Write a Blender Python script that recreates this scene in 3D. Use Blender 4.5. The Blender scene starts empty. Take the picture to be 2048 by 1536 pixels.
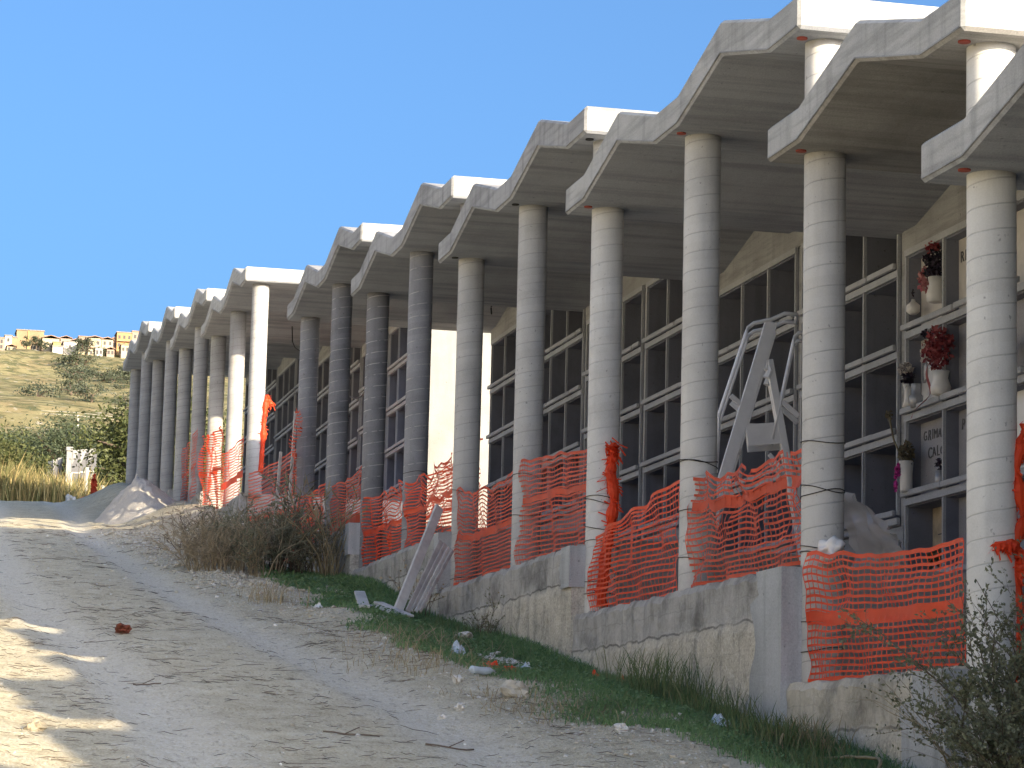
import bpy, math, random
from mathutils import Vector, Matrix, noise
R = math.radians
rnd = random.Random(7)
sc = bpy.context.scene
col = sc.collection
S = 3.483           # column spacing
V = 0.3926          # half width of the flat strip over each column
RISE = 0.3257 * 2
HC = 4.4            # column height
# ------------------------------------------------------------------ helpers
class MB:
    def __init__(s): s.v = []; s.f = []; s.m = []; s.mi = 0; s.at = {}
    def vert(s, p): s.v.append(tuple(p)); return len(s.v) - 1
    def face(s, *i): s.f.append(tuple(i)); s.m.append(s.mi)
    def quad(s, a, b, c, d): s.face(s.vert(a), s.vert(b), s.vert(c), s.vert(d))
    def box(s, x0, x1, y0, y1, z0, z1):
        b = len(s.v)
        for z in (z0, z1):
            for y in (y0, y1):
                for x in (x0, x1): s.v.append((x, y, z))
        for q in ((0,2,3,1),(4,5,7,6),(0,1,5,4),(2,6,7,3),(0,4,6,2),(1,3,7,5)): s.face(*[b+i for i in q])
    def obox(s, M, hx, hy, hz):     # oriented box
        b = len(s.v)
        for z in (-hz, hz):
            for y in (-hy, hy):
                for x in (-hx, hx): s.v.append(tuple(M @ Vector((x, y, z))))
        for q in ((0,2,3,1),(4,5,7,6),(0,1,5,4),(2,6,7,3),(0,4,6,2),(1,3,7,5)): s.face(*[b+i for i in q])
    def beam(s, a, b, w, h, up=(0,0,1)):
        a = Vector(a); b = Vector(b); d = b - a; L = d.length; x = d.normalized()
        u = Vector(up); y = u.cross(x)
        if y.length < 1e-4: y = Vector((0,1,0)).cross(x)
        y.normalize(); z = x.cross(y)
        M = Matrix.Translation((a+b)/2) @ Matrix((x, y, z)).transposed().to_4x4()
        s.obox(M, L/2, w/2, h/2)
    def tube(s, pts, rad, n=6, cap=True):
        pts = [Vector(p) for p in pts]; rings = []
        rr = rad if hasattr(rad, '__len__') else [rad]*len(pts)
        for i, p in enumerate(pts):
            d = (pts[min(i+1, len(pts)-1)] - pts[max(i-1, 0)])
            if d.length < 1e-9: d = Vector((0,0,1))
            d.normalize()
            u = d.cross(Vector((0,0,1))) if abs(d.z) < .9 else d.cross(Vector((1,0,0)))
            u.normalize(); w = d.cross(u)
            rings.append([s.vert(p + (u*math.cos(2*math.pi*k/n) + w*math.sin(2*math.pi*k/n))*rr[i]) for k in range(n)])
        for a, b in zip(rings, rings[1:]):
            for k in range(n): s.face(a[k], a[(k+1)%n], b[(k+1)%n], b[k])
        if cap: s.face(*rings[0][::-1]); s.face(*rings[-1])
    def lathe(s, c, prof, n=24, jit=0):
        rings = []
        for r, z in prof:
            rings.append([s.vert((c[0]+r*math.cos(2*math.pi*k/n), c[1]+r*math.sin(2*math.pi*k/n), c[2]+z)) for k in range(n)])
        for a, b in zip(rings, rings[1:]):
            for k in range(n): s.face(a[k], a[(k+1)%n], b[(k+1)%n], b[k])
        s.face(*rings[0][::-1]); s.face(*rings[-1])
    def blob(s, c, rad, seed, sub=2, amp=.35):
        import bmesh
        bm = bmesh.new(); bmesh.ops.create_icosphere(bm, subdivisions=sub, radius=1)
        b = len(s.v)
        for v in bm.verts:
            n = 1 + amp*noise.noise(v.co*1.7 + Vector((seed*3.1, seed*1.7, seed)))*1.6
            s.v.append((c[0]+v.co.x*rad[0]*n, c[1]+v.co.y*rad[1]*n, c[2]+v.co.z*rad[2]*n))
        bm.verts.index_update()
        for f in bm.faces: s.face(*[b+v.index for v in f.verts])
        bm.free()
    def build(s, name, mat, parent=None, smooth=False, label=None, cat=None, group=None, kind=None, origin=None, bevel=0):
        me = bpy.data.meshes.new(name)
        off = Vector(parent['_w']) if parent else Vector((0,0,0))
        if parent is None and origin is not None: off = Vector(origin)
        o = bpy.data.objects.new(name, me)
        if parent is not None and origin is not None:
            o.location = Vector(origin) - off; off = Vector(origin)
        elif parent is None: o.location = off
        vv = [(x-off.x, y-off.y, z-off.z) for x, y, z in s.v]
        me.from_pydata(vv, [], s.f)
        for m in (mat if isinstance(mat, (list, tuple)) else [mat]): me.materials.append(m)
        if any(s.m): me.polygons.foreach_set('material_index', s.m)
        if smooth: me.polygons.foreach_set('use_smooth', [True]*len(s.f))
        for k, vals in s.at.items():
            a = me.attributes.new(k, 'FLOAT', 'POINT'); a.data.foreach_set('value', vals)
        col.objects.link(o)
        o['_w'] = tuple(off)
        if parent is not None: o.parent = parent
        if bevel:
            b = o.modifiers.new('edge', 'BEVEL'); b.width = bevel; b.segments = 1; b.limit_method = 'ANGLE'; b.angle_limit = R(25)
        tag(o, label, cat, group, kind)
        return o
def tag(o, label=None, cat=None, group=None, kind=None):
    for k, x in (('label', label), ('category', cat), ('group', group), ('kind', kind)):
        if x: o[k] = x
    return o
def empty(name, loc, label, cat, group=None):
    o = bpy.data.objects.new(name, None); col.objects.link(o); o.location = loc; o['_w'] = tuple(loc)
    o.empty_display_size = .3
    return tag(o, label, cat, group)
def lerp(a, b, t): return a + (b-a)*t
def sst(x, a, b):
    t = max(0, min(1, (x-a)/(b-a))); return t*t*(3-2*t)
def fbm(x, y, z=0, o=4):
    return noise.fractal(Vector((x, y, z)), 1.0, 2.0, o)
# ------------------------------------------------------------------ materials
class NT:
    def __init__(s, name, rough=.9, spec=.25):
        s.mat = bpy.data.materials.new(name); s.mat.use_nodes = True
        s.n = s.mat.node_tree.nodes; s.l = s.mat.node_tree.links
        s.b = s.n['Principled BSDF']; s.b.inputs['Roughness'].default_value = rough
        s.b.inputs['Specular IOR Level'].default_value = spec
        s.pos = s.new('ShaderNodeNewGeometry').outputs['Position']
    def new(s, t, **kw):
        n = s.n.new(t)
        for k, x in kw.items(): setattr(n, k, x)
        return n
    def put(s, sock, x):
        if hasattr(x, 'is_linked') or hasattr(x, 'links'): s.l.new(x, sock)
        else: sock.default_value = x
    def noise(s, scale, detail=5, rough=.55, vec=None, sc3=None, dist=0):
        v = vec if vec is not None else s.pos
        if sc3 is not None:
            m = s.new('ShaderNodeMapping'); m.inputs['Scale'].default_value = sc3; s.l.new(v, m.inputs['Vector']); v = m.outputs[0]
        n = s.new('ShaderNodeTexNoise'); n.inputs['Scale'].default_value = scale; n.inputs['Detail'].default_value = detail
        n.inputs['Roughness'].default_value = rough; n.inputs['Distortion'].default_value = dist
        s.l.new(v, n.inputs['Vector']); return n.outputs['Fac']
    def ramp(s, fac, stops, interp='LINEAR'):
        r = s.new('ShaderNodeValToRGB'); r.color_ramp.interpolation = interp
        e = r.color_ramp.elements
        while len(e) < len(stops): e.new(.5)
        for i, (p, c) in enumerate(stops):
            e[i].position = p; e[i].color = (c, c, c, 1) if not hasattr(c, '__len__') else (*c, 1)
        s.put(r.inputs[0], fac); return r.outputs[0]
    def mix(s, fac, a, b, mode='MIX'):
        m = s.new('ShaderNodeMix', data_type='RGBA', blend_type=mode)
        s.put(m.inputs[0], fac)
        for sock, x in ((m.inputs[6], a), (m.inputs[7], b)):
            if isinstance(x, (tuple, list)): x = (*x[:3], 1)
            s.put(sock, x)
        return m.outputs[2]
    def math(s, op, a, b=0.0, clamp=False):
        m = s.new('ShaderNodeMath', operation=op); m.use_clamp = clamp; s.put(m.inputs[0], a); s.put(m.inputs[1], b); return m.outputs[0]
    def color(s, c): s.put(s.b.inputs['Base Color'], (*c, 1) if isinstance(c, tuple) else c)
    def bump(s, h, dist=.01, strength=1):
        b = s.new('ShaderNodeBump'); b.inputs['Distance'].default_value = dist; b.inputs['Strength'].default_value = strength
        s.put(b.inputs['Height'], h)
        s.l.new(b.outputs[0], s.b.inputs['Normal'])
def scl(c, k): return tuple(min(1, x*k) for x in c)

def concrete(name, base, streak=.35, stain=.4, board=None, tint=None, fine=.12):
    m = NT(name, .88, .2)
    big = m.noise(.9, 6, .6)
    c = m.ramp(big, [(.3, scl(base, 1-.28*stain*2)), (.5, base), (.72, scl(base, 1+.14))])
    st = m.noise(1.0, 5, .6, sc3=(5, 5, .55))
    sf = m.ramp(st, [(.5, 0), (.72, 1)])
    c = m.mix(m.math('MULTIPLY', sf, streak), c, scl(base, .45))
    if board:
        bn = m.noise(1.0, 4, .6, sc3=board)
        c = m.mix(m.math('MULTIPLY', m.ramp(bn, [(.46, 0), (.64, 1)]), .45), c, scl(base, .45))
    f = m.noise(70, 4, .7)
    c = m.mix(fine, c, m.ramp(f, [(.35, 0.0), (.65, 1.0)]), 'OVERLAY')
    pit = m.noise(26, 2, .5)
    c = m.mix(m.ramp(pit, [(.24, .55), (.31, 0)]), c, scl(base, .3))
    if tint:
        c = m.mix(m.math('MULTIPLY', m.ramp(m.noise(.6, 4), [(.5, 0), (.7, 1)]), .5), c, tint)
    m.color(c)
    m.bump(m.math('ADD', m.math('MULTIPLY', f, .35), m.noise(12, 5, .6)), .006, .7)
    return m.mat

def column_mat(name, base, line, linefac=.8, broken=False, stain=.5):
    m = NT(name, .85, .2)
    oc = m.new('ShaderNodeTexCoord').outputs['Object']
    sp = m.new('ShaderNodeSeparateXYZ'); m.l.new(oc, sp.inputs[0])
    ang = m.math('DIVIDE', m.math('ARCTAN2', m.math('MULTIPLY', sp.outputs[1], -1.0), sp.outputs[0]), 2*math.pi)
    wob = m.math('MULTIPLY', m.noise(2.2, 2), .12)
    t = m.math('ADD', m.math('ADD', m.math('DIVIDE', sp.outputs[2], .18), ang), wob)
    fr = m.math('FRACT', m.math('ADD', t, 100.0))
    d = m.math('ABSOLUTE', m.math('SUBTRACT', fr, .5))
    ln = m.ramp(d, [(0, 1), (.018, 1), (.038, 0)]) if not broken else m.ramp(m.math('ADD', d, m.math('MULTIPLY', m.noise(14, 3), .03)), [(0, 1), (.045, 1), (.06, 0)])
    if broken: msk = m.ramp(m.noise(7, 3), [(.42, 0), (.5, 1)])
    else: msk = m.ramp(m.noise(3.2, 3), [(.28, .2), (.5, 1)])
    lnf = m.math('MULTIPLY', m.math('MULTIPLY', ln, msk), linefac)
    big = m.noise(1.6, 6, .6)
    c = m.ramp(big, [(.3, scl(base, 1-.3*stain)), (.5, base), (.7, scl(base, 1.1))])
    st = m.noise(1.0, 5, .6, sc3=(9, 9, .5))
    c = m.mix(m.math('MULTIPLY', m.ramp(st, [(.52, 0), (.75, 1)]), .25*stain*2), c, scl(base, .55))
    # each wound strip a touch lighter or darker than the next
    wn = m.new('ShaderNodeTexWhiteNoise', noise_dimensions='1D'); m.l.new(m.math('FLOOR', t), wn.inputs['W'])
    c = m.mix(.10, c, m.ramp(wn.outputs['Value'], [(0, .25), (1, .8)]), 'OVERLAY')
    pit = m.noise(22, 2, .5)
    c = m.mix(m.ramp(pit, [(.25, .6), (.31, 0)]), c, scl(base, .35))
    f = m.noise(80, 4, .7)
    c = m.mix(.10, c, m.ramp(f, [(.35, 0.0), (.65, 1.0)]), 'OVERLAY')
    low = m.new('ShaderNodeMapRange'); m.l.new(sp.outputs[2], low.inputs[0]); low.inputs[1].default_value = .9; low.inputs[2].default_value = 0
    c = m.mix(m.math('MULTIPLY', m.math('MULTIPLY', low.outputs[0], m.ramp(m.noise(4, 5, .7), [(.4, 0), (.65, 1)])), .55), c, scl(base, .62))
    run = m.ramp(m.noise(1.0, 3, .5, sc3=(11, 11, .35)), [(.62, 0), (.72, 1)])
    hi = m.new('ShaderNodeMapRange'); m.l.new(sp.outputs[2], hi.inputs[0]); hi.inputs[1].default_value = 2.6; hi.inputs[2].default_value = 4.4
    c = m.mix(m.math('MULTIPLY', m.math('MULTIPLY', run, hi.outputs[0]), .5), c, (base[0]*.62, base[1]*.52, base[2]*.42))
    oi = m.new('ShaderNodeObjectInfo').outputs['Random']
    c = m.mix(1.0, c, m.ramp(oi, [(0, (.80, .79, .77)), (.5, (.93, .93, .93)), (1, (1, 1, .98))]), 'MULTIPLY')
    lnf = m.math('MULTIPLY', lnf, m.ramp(oi, [(0, 1), (.5, .55), (1, .85)]))
    c = m.mix(lnf, c, line)
    m.color(c)
    m.bump(m.math('SUBTRACT', m.math('MULTIPLY', f, .2), m.math('MULTIPLY', ln, .8)), .006, .6)
    return m.mat

def plain(name, c, rough=.7, spec=.3, var=.2, sc_=6, metal=0, alpha=None, trans=0):
    m = NT(name, rough, spec)
    n = m.noise(sc_, 5, .6)
    m.color(m.ramp(n, [(.3, scl(c, 1-var)), (.7, scl(c, 1+var))]))
    m.b.inputs['Metallic'].default_value = metal
    m.bump(m.noise(sc_*6, 4), .003, .5)
    if alpha is not None: m.b.inputs['Alpha'].default_value = alpha
    if trans:
        t = m.new('ShaderNodeBsdfTranslucent'); t.inputs[0].default_value = (*scl(c, 1.1), 1)
        x = m.new('ShaderNodeMixShader'); x.inputs[0].default_value = trans
        m.l.new(m.b.outputs[0], x.inputs[1]); m.l.new(t.outputs[0], x.inputs[2])
        m.l.new(x.outputs[0], m.n['Material Output'].inputs[0])
    return m.mat

def leafmat(name, cols, trans=.25, rough=.6):
    m = NT(name, rough, .3)
    g = m.new('ShaderNodeNewGeometry')
    st = [(i/(len(cols)-1), c) for i, c in enumerate(cols)]
    c = m.ramp(g.outputs['Random Per Island'], st)
    m.color(c)
    t = m.new('ShaderNodeBsdfTranslucent'); m.l.new(c, t.inputs[0])
    x = m.new('ShaderNodeMixShader'); x.inputs[0].default_value = trans
    m.l.new(m.b.outputs[0], x.inputs[1]); m.l.new(t.outputs[0], x.inputs[2])
    m.l.new(x.outputs[0], m.n['Material Output'].inputs[0])
    return m.mat

M = {}
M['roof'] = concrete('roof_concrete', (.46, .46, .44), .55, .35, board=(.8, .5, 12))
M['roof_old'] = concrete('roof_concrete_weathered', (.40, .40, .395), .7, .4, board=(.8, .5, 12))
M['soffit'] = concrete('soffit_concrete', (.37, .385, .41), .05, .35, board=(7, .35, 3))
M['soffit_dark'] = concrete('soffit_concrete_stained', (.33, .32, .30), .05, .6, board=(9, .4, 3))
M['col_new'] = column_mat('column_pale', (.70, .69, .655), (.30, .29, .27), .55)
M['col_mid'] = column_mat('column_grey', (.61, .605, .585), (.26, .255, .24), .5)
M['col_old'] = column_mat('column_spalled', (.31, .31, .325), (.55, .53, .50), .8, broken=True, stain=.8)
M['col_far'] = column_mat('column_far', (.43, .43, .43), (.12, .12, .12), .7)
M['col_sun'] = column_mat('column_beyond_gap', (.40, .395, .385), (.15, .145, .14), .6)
M['niche'] = concrete('niche_trim', (.41, .425, .445), .2, .3)
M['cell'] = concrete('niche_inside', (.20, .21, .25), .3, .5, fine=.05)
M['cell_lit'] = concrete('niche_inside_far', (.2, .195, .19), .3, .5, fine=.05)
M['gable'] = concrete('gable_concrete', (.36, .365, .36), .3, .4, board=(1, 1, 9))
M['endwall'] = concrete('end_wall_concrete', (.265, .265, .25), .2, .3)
M['floor'] = concrete('floor_concrete', (.35, .33, .30), .05, .5)
M['plaster'] = concrete('patched_plaster', (.44, .455, .455), .45, .5)
M['dark'] = plain('dark_void', (.03, .03, .03), .9)
M['wire'] = plain('wire', (.035, .03, .028), .6)
M['cable'] = plain('cable', (.02, .02, .022), .5)
M['net'] = plain('orange_net', (.84, .085, .025), .5, .3, .18, 3, trans=.3)
M['net_dull'] = plain('faded_net', (.68, .10, .045), .6, .3, .2, 3, trans=.25)
M['alu'] = plain('aluminium', (.78, .78, .78), .45, .5, .05, 9, metal=.1)
M['board'] = plain('grey_board', (.42, .40, .37), .85, .2, .25, 5)
M['board_w'] = plain('pale_board', (.55, .54, .5), .8, .2, .2, 5)
M['white'] = plain('white_ceramic', (.70, .69, .66), .35, .5, .06, 4)
M['marble'] = plain('marble', (.60, .57, .53), .35, .5, .15, 5)
M['marble_w'] = plain('white_marble', (.74, .75, .76), .3, .5, .08, 5)
M['slabgrey'] = concrete('cement_slab', (.33, .33, .35), .2, .4)
M['tan'] = plain('tan_stone', (.5, .42, .30), .8, .2, .3, 6)
M['ink'] = plain('letter_grey', (.10, .10, .105), .8)
M['red_pipe'] = plain('red_pipe_end', (.33, .07, .05), .7)
M['flower_red'] = leafmat('petals_red', [(.24, .03, .04), (.33, .09, .09), (.17, .025, .04)], .2)
M['flower_pink'] = leafmat('petals_pink', [(.45, .10, .16), (.55, .30, .28), (.35, .04, .08)], .2)
M['flower_dark'] = leafmat('petals_dark', [(.02, .022, .04), (.05, .03, .05), (.01, .02, .02)], .1)
M['flower_white'] = leafmat('petals_white', [(.5, .46, .42), (.6, .55, .5), (.12, .1, .1)], .2)
M['dryflower'] = leafmat('dry_flower', [(.10, .08, .05), (.2, .17, .1), (.05, .05, .04)], .1)
M['pink'] = plain('magenta_cloth', (.55, .06, .32), .8, .2, .2, 9)
M['metal'] = plain('dull_metal', (.4, .41, .42), .5, .5, .2, 12, metal=.5)
M['plastic'] = plain('plastic_sheet', (.62, .63, .62), .3, .5, .1, 4, alpha=.55, trans=.3)
M['bottle'] = plain('clear_plastic', (.60, .68, .75), .2, .5, .1, 8, alpha=.8)
M['rust'] = plain('rust', (.20, .065, .04), .9, .1, .5, 14)
M['rock'] = plain('rock', (.50, .46, .37), .95, .1, .25, 8)
M['tomb'] = concrete('tomb_concrete', (.13, .13, .135), .2, .4)
M['clod'] = plain('clod', (.36, .31, .22), .95, .1, .3, 20)
M['rock_w'] = plain('pale_rock', (.62, .60, .55), .9, .1, .15, 8)
M['twig'] = leafmat('twigs', [(.14, .11, .08), (.22, .18, .13), (.07, .055, .045)], 0, .9)
M['straw'] = leafmat('straw', [(.30, .24, .14), (.40, .33, .19), (.18, .14, .085)], .2)
M['grass'] = leafmat('grass_blades', [(.095, .20, .075), (.15, .26, .10), (.21, .31, .135), (.11, .205, .10)], .3)
M['grass2'] = leafmat('tall_grass', [(.07, .12, .045), (.12, .17, .065), (.22, .22, .11)], .3)
M['olive'] = leafmat('olive_leaves', [(.16, .18, .10), (.22, .23, .14), (.10, .115, .065), (.28, .28, .18)], .2)
M['shrub_g'] = leafmat('shrub_leaves', [(.17, .18, .11), (.25, .245, .16), (.11, .12, .07)], .2)
M['shrub_b'] = leafmat('dry_shrub', [(.32, .26, .165), (.44, .36, .24), (.19, .15, .10)], .2)
M['bark'] = plain('bark', (.13, .10, .075), .9, .1, .3, 12)
M['tree_a'] = leafmat('tree_olive', [(.045, .06, .02), (.085, .10, .032), (.12, .13, .045), (.03, .042, .018)], .25)
M['tree_b'] = leafmat('tree_green', [(.06, .075, .026), (.10, .115, .04), (.14, .14, .055)], .3)
M['tree_c'] = leafmat('tree_greyish', [(.06, .085, .045), (.09, .11, .06), (.045, .06, .035)], .25)
M['reed'] = leafmat('dry_reed', [(.33, .25, .10), (.42, .33, .15), (.22, .20, .08), (.14, .15, .05)], .3)
M['hbush'] = leafmat('hill_bush', [(.055, .07, .04), (.09, .10, .06), (.04, .055, .04)], .15)
M['pole'] = plain('pale_pole', (.5, .48, .42), .8)

def ground_mat(name):
    m = NT(name, .97, .08)
    def attr(n):
        a = m.new('ShaderNodeAttribute'); a.attribute_name = n; return a.outputs['Fac']
    big = m.noise(.55, 6, .6)
    mid = m.noise(3.5, 6, .65)
    c = m.ramp(mid, [(.3, (.46, .40, .28)), (.47, (.66, .595, .43)), (.7, (.76, .71, .56))])
    c = m.mix(m.ramp(big, [(.35, .4), (.65, 0)]), c, (.52, .46, .33))
    rut = m.math('MULTIPLY', attr('rut'), m.ramp(m.noise(5, 5, .7), [(.3, .55), (.55, 1)]))
    c = m.mix(rut, c, m.ramp(m.noise(9, 4), [(.3, (.68, .635, .52)), (.7, (.78, .735, .61))]))
    c = m.mix(attr('soil'), c, m.ramp(mid, [(.3, (.09, .085, .055)), (.7, (.20, .18, .125))]))
    # hill: dry grass terraces with green scrub
    hn = m.noise(.03, 7, .62, sc3=(.6, 1.6, 1))
    hs = m.noise(.16, 6, .7)
    hill = m.ramp(hn, [(.30, (.11, .12, .045)), (.43, (.24, .20, .095)), (.52, (.33, .29, .145)), (.62, (.29, .23, .12)), (.75, (.20, .19, .08))])
    hill = m.mix(m.ramp(hs, [(.47, 0), (.56, .85)]), hill, (.095, .105, .05))
    hill = m.mix(m.ramp(m.noise(.35, 4, .7), [(.60, 0), (.66, .8)]), hill, (.46, .42, .34))
    c = m.mix(attr('hill'), c, hill)
    g = m.noise(45, 4, .75)
    c = m.mix(.55, c, m.ramp(g, [(.3, .1), (.7, .9)]), 'OVERLAY')
    c = m.mix(m.math('MULTIPLY', m.ramp(m.noise(1.0, 5, .7, sc3=(7, 20, 7)), [(.55, 0), (.66, .55)]), m.math('SUBTRACT', 1.0, attr('hill'))), c, (.30, .25, .17))
    c = m.mix(m.math('MULTIPLY', m.ramp(m.noise(22, 3, .6), [(.62, 0), (.68, .5)]), m.math('SUBTRACT', 1.0, attr('hill'))), c, (.72, .69, .62))
    m.color(c)
    m.bump(m.math('ADD', m.math('MULTIPLY', g, .6), m.math('ADD', mid, m.noise(14, 4, .7))), .04, .9)
    return m.mat
M['ground'] = ground_mat('dirt_ground')

def wall_mat(name, up, low):
    m = NT(name, .93, .12)
    a = m.new('ShaderNodeAttribute'); a.attribute_name = 'drop'; d = a.outputs['Fac']
    rough = m.noise(9, 6, .7)
    u = m.ramp(m.noise(2.2, 6, .65), [(.3, scl(up, .45)), (.5, up), (.72, scl(up, 1.25))])
    l = m.ramp(m.noise(3, 7, .7), [(.3, scl(low, .58)), (.48, low), (.66, scl(low, 1.2)), (.8, (.42, .38, .33))])
    edge = m.math('ADD', d, m.math('MULTIPLY', m.math('SUBTRACT', m.noise(2.5, 4), .5), .10))
    c = m.mix(m.ramp(edge, [(.36, 0), (.44, 1)]), u, l)
    # pour seams
    for k in (.40, .19, .66):
        s1 = m.math('ABSOLUTE', m.math('SUBTRACT', m.math('ADD', d, m.math('MULTIPLY', m.math('SUBTRACT', m.noise(1.4, 4), .5), .09)), k))
        w = .014 if k == .40 else .006
        c = m.mix(m.math('MULTIPLY', m.ramp(s1, [(w*.5, .7 if k == .4 else .22), (w, 0)]), m.ramp(m.noise(1.2, 2), [(.35, .3), (.55, 1)])), c, scl(up, .2))
    stt = m.noise(1.0, 5, .6, sc3=(7, 7, .6))
    c = m.mix(m.math('MULTIPLY', m.ramp(stt, [(.5, 0), (.7, 1)]), .5), c, scl(up, .42))
    agg = m.noise(38, 4, .75)
    c = m.mix(m.math('MULTIPLY', m.ramp(edge, [(.3, .12), (.5, .45)]), 1.0), c, m.ramp(agg, [(.3, .05), (.7, .95)]), 'OVERLAY')
    m.color(c)
    m.bump(m.math('ADD', rough, m.math('MULTIPLY', agg, .5)), .025, .8)
    return m.mat
M['plinth'] = wall_mat('retaining_wall_concrete', (.43, .42, .39), (.54, .51, .43))
M['plinth_ochre'] = wall_mat('retaining_wall_ochre', (.52, .49, .41), (.55, .52, .44))
M['plinth_grey'] = wall_mat('retaining_wall_greyer', (.38, .375, .35), (.43, .42, .37))

# ------------------------------------------------------------------ ground
def yR(X): return -3.5 + max(0, (-20-X))*.038 + .10*math.sin(X*.23)
HP = [(1700, 191), (1400, 206), (1250, 199), (700, 104), (300, 42), (150, 17), (110, 11.2), (90, 10.2), (75, 9.55), (66, 9.35), (60, 8.92)]
def zbase(X):
    if X > -60: return 1.51 - .1235*max(X, -60) if X < 45 else 1.51-.1235*45
    for (a, za), (b, zb) in zip(HP, HP[1:]):
        if -X >= b: return lerp(zb, za, min(1, (-X-b)/(a-b)))
    return 8.92
def zg(X, Y, detail=True):
    z = zbase(X)
    if X < -110:
        k = min(1, (-110-X)/200)
        z += k*(6*noise.noise(Vector((X*.012, Y*.012, 3))) + 2.0*noise.noise(Vector((X*.05, Y*.05, 1)))) * min(1.6, max(.5, -X/700))
        t = (X*.055) % 1.0; z += k*1.3*sst(t, .7, 1.0)
        return z
    near = sst(X, -66, -60)
    r = yR(X); rut = 0
    for yy in (r, r-2.05): rut += math.exp(-((Y-yy)/.27)**2)
    z -= .045*rut*near
    for yy in (r+.36, r-.34, r-1.70, r-2.42): z += .028*math.exp(-((Y-yy-.04*math.sin(X*1.1))/.07)**2)*near*(.5+noise.noise(Vector((X*.6, yy, 2))))
    z += .05*math.exp(-((Y-r-.62)/.22)**2)*(.6+.8*noise.noise(Vector((X*.7, 5, 0))))*near
    z += .10*sst(Y, -2.9, -2.2)*(.5+noise.noise(Vector((X*.35, Y, 9))))*near
    z += .15*sst(-Y, 6.2, 8.0)*near
    if Y < -9.6: z += (6.5*sst(-Y, 9.6, 17.5) + .5*sst(-Y, 9.6, 12)*noise.noise(Vector((X*.3, Y*.4, 2))))*sst(X, -66, -50)  # earth bank added out of frame to bounce sunlight onto the colonnade
    z -= .15*sst(Y, -1.7, -.6)*sst(X, -12, -6)
    # fill thrown up against the far columns
    z += .62*math.exp(-((X+35)/8.5)**4)*sst(Y, -2.2, -.25)
    z += .75*math.exp(-((X+53)/6.5)**4)*sst(Y, -2.0, -.25)
    if Y > -.2 and X > -57: z -= .75*sst(Y, -.2, .2)
    if detail:
        z += .035*fbm(X*.6, Y*.6) + .014*fbm(X*3, Y*3, 2, 3) + (.010*fbm(X*9, Y*9, 2, 2) if X > -25 else 0)
    return z
def steps(segs):
    out = [segs[0][0]]
    for a, b, d in segs:
        n = max(1, round(abs(b-a)/d)); out += [a+(b-a)*i/n for i in range(1, n+1)]
    return out
XS = steps([(45, 22, 1.0), (22, -12, .10), (-12, -34, .2), (-34, -70, .4), (-70, -130, 2), (-130, -420, 7), (-420, -1400, 25), (-1400, -1900, 100)])
YS = steps([(-900, -300, 60), (-300, -60, 15), (-60, -14, 2), (-14, -8, .3), (-8, .3, .085), (.3, 8, .7), (8, 60, 3.5), (60, 160, 6), (160, 400, 20), (400, 1000, 75)])
def grassmask(X, Y):
    if X > 14 or X < -17 or Y > -.25: return 0
    e = -2.15 + .45*noise.noise(Vector((X*.5, 1, 2))) + (.35 if X < -3 else 0) + .25*sst(-X, 6, 12)
    if X > 5: e = lerp(e, -1.75, sst(X, 5, 10))
    k = sst(Y, e-.25, e+.35)*sst(X, -17, -14)
    n = noise.noise(Vector((X*1.3, Y*1.3, 7)))*.9 + .62
    return max(0, min(1, k*(n if Y < -.9 else max(.75, n))))
nx, ny = len(XS), len(YS)
verts = []; rut_a = []; soil_a = []; hill_a = []
for X in XS:
    near = sst(X, -68, -60)
    r = yR(X)
    for Y in YS:
        verts.append((X, Y, zg(X, Y)))
        rt = max(math.exp(-(abs(Y-r)/.36)**3), math.exp(-(abs(Y-r+2.05)/.40)**3))
        rt = max(rt, .55*math.exp(-((Y+8.2)/.7)**2))
        rut_a.append(rt*near)
        soil_a.append(.85*grassmask(X, Y)*(1 if X > -17 else 0))
        hill_a.append(sst(-X, 64, 80))
ROADL, ROADR = -6.6, -2.75
ga, ra = MB(), MB()
def roadcell(i, j):
    X, Y = XS[i], YS[j]
    if X < -66 or X > 40: return False
    r = yR(X); w = .25*noise.noise(Vector((X*.4, 0, 4)))
    return r-3.0+w < Y < r+.72+w
ids = {0: {}, 1: {}}
bufs = {0: (ga, [], [], []), 1: (ra, [], [], [])}
for i in range(nx-1):
    for j in range(ny-1):
        k = 1 if roadcell(i, j) else 0
        mb, A, B, C = bufs[k]; q = []
        for (a, b) in ((i, j), (i, j+1), (i+1, j+1), (i+1, j)):
            g = a*ny+b
            if g not in ids[k]:
                ids[k][g] = mb.vert(verts[g]); A.append(rut_a[g]); B.append(soil_a[g]); C.append(hill_a[g])
            q.append(ids[k][g])
        mb.face(*q)
for k, nm in ((0, 'ground'), (1, 'dirt_road')):
    mb, A, B, C = bufs[k]; mb.at = {'rut': A, 'soil': B, 'hill': C}
    o = mb.build(nm, M['ground'], smooth=True, kind='structure',
        label=('sloping ground with dirt verge and dry hillside behind' if k == 0 else 'pale dirt track with two tyre ruts running uphill'), cat=('ground' if k == 0 else 'road'))

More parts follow.
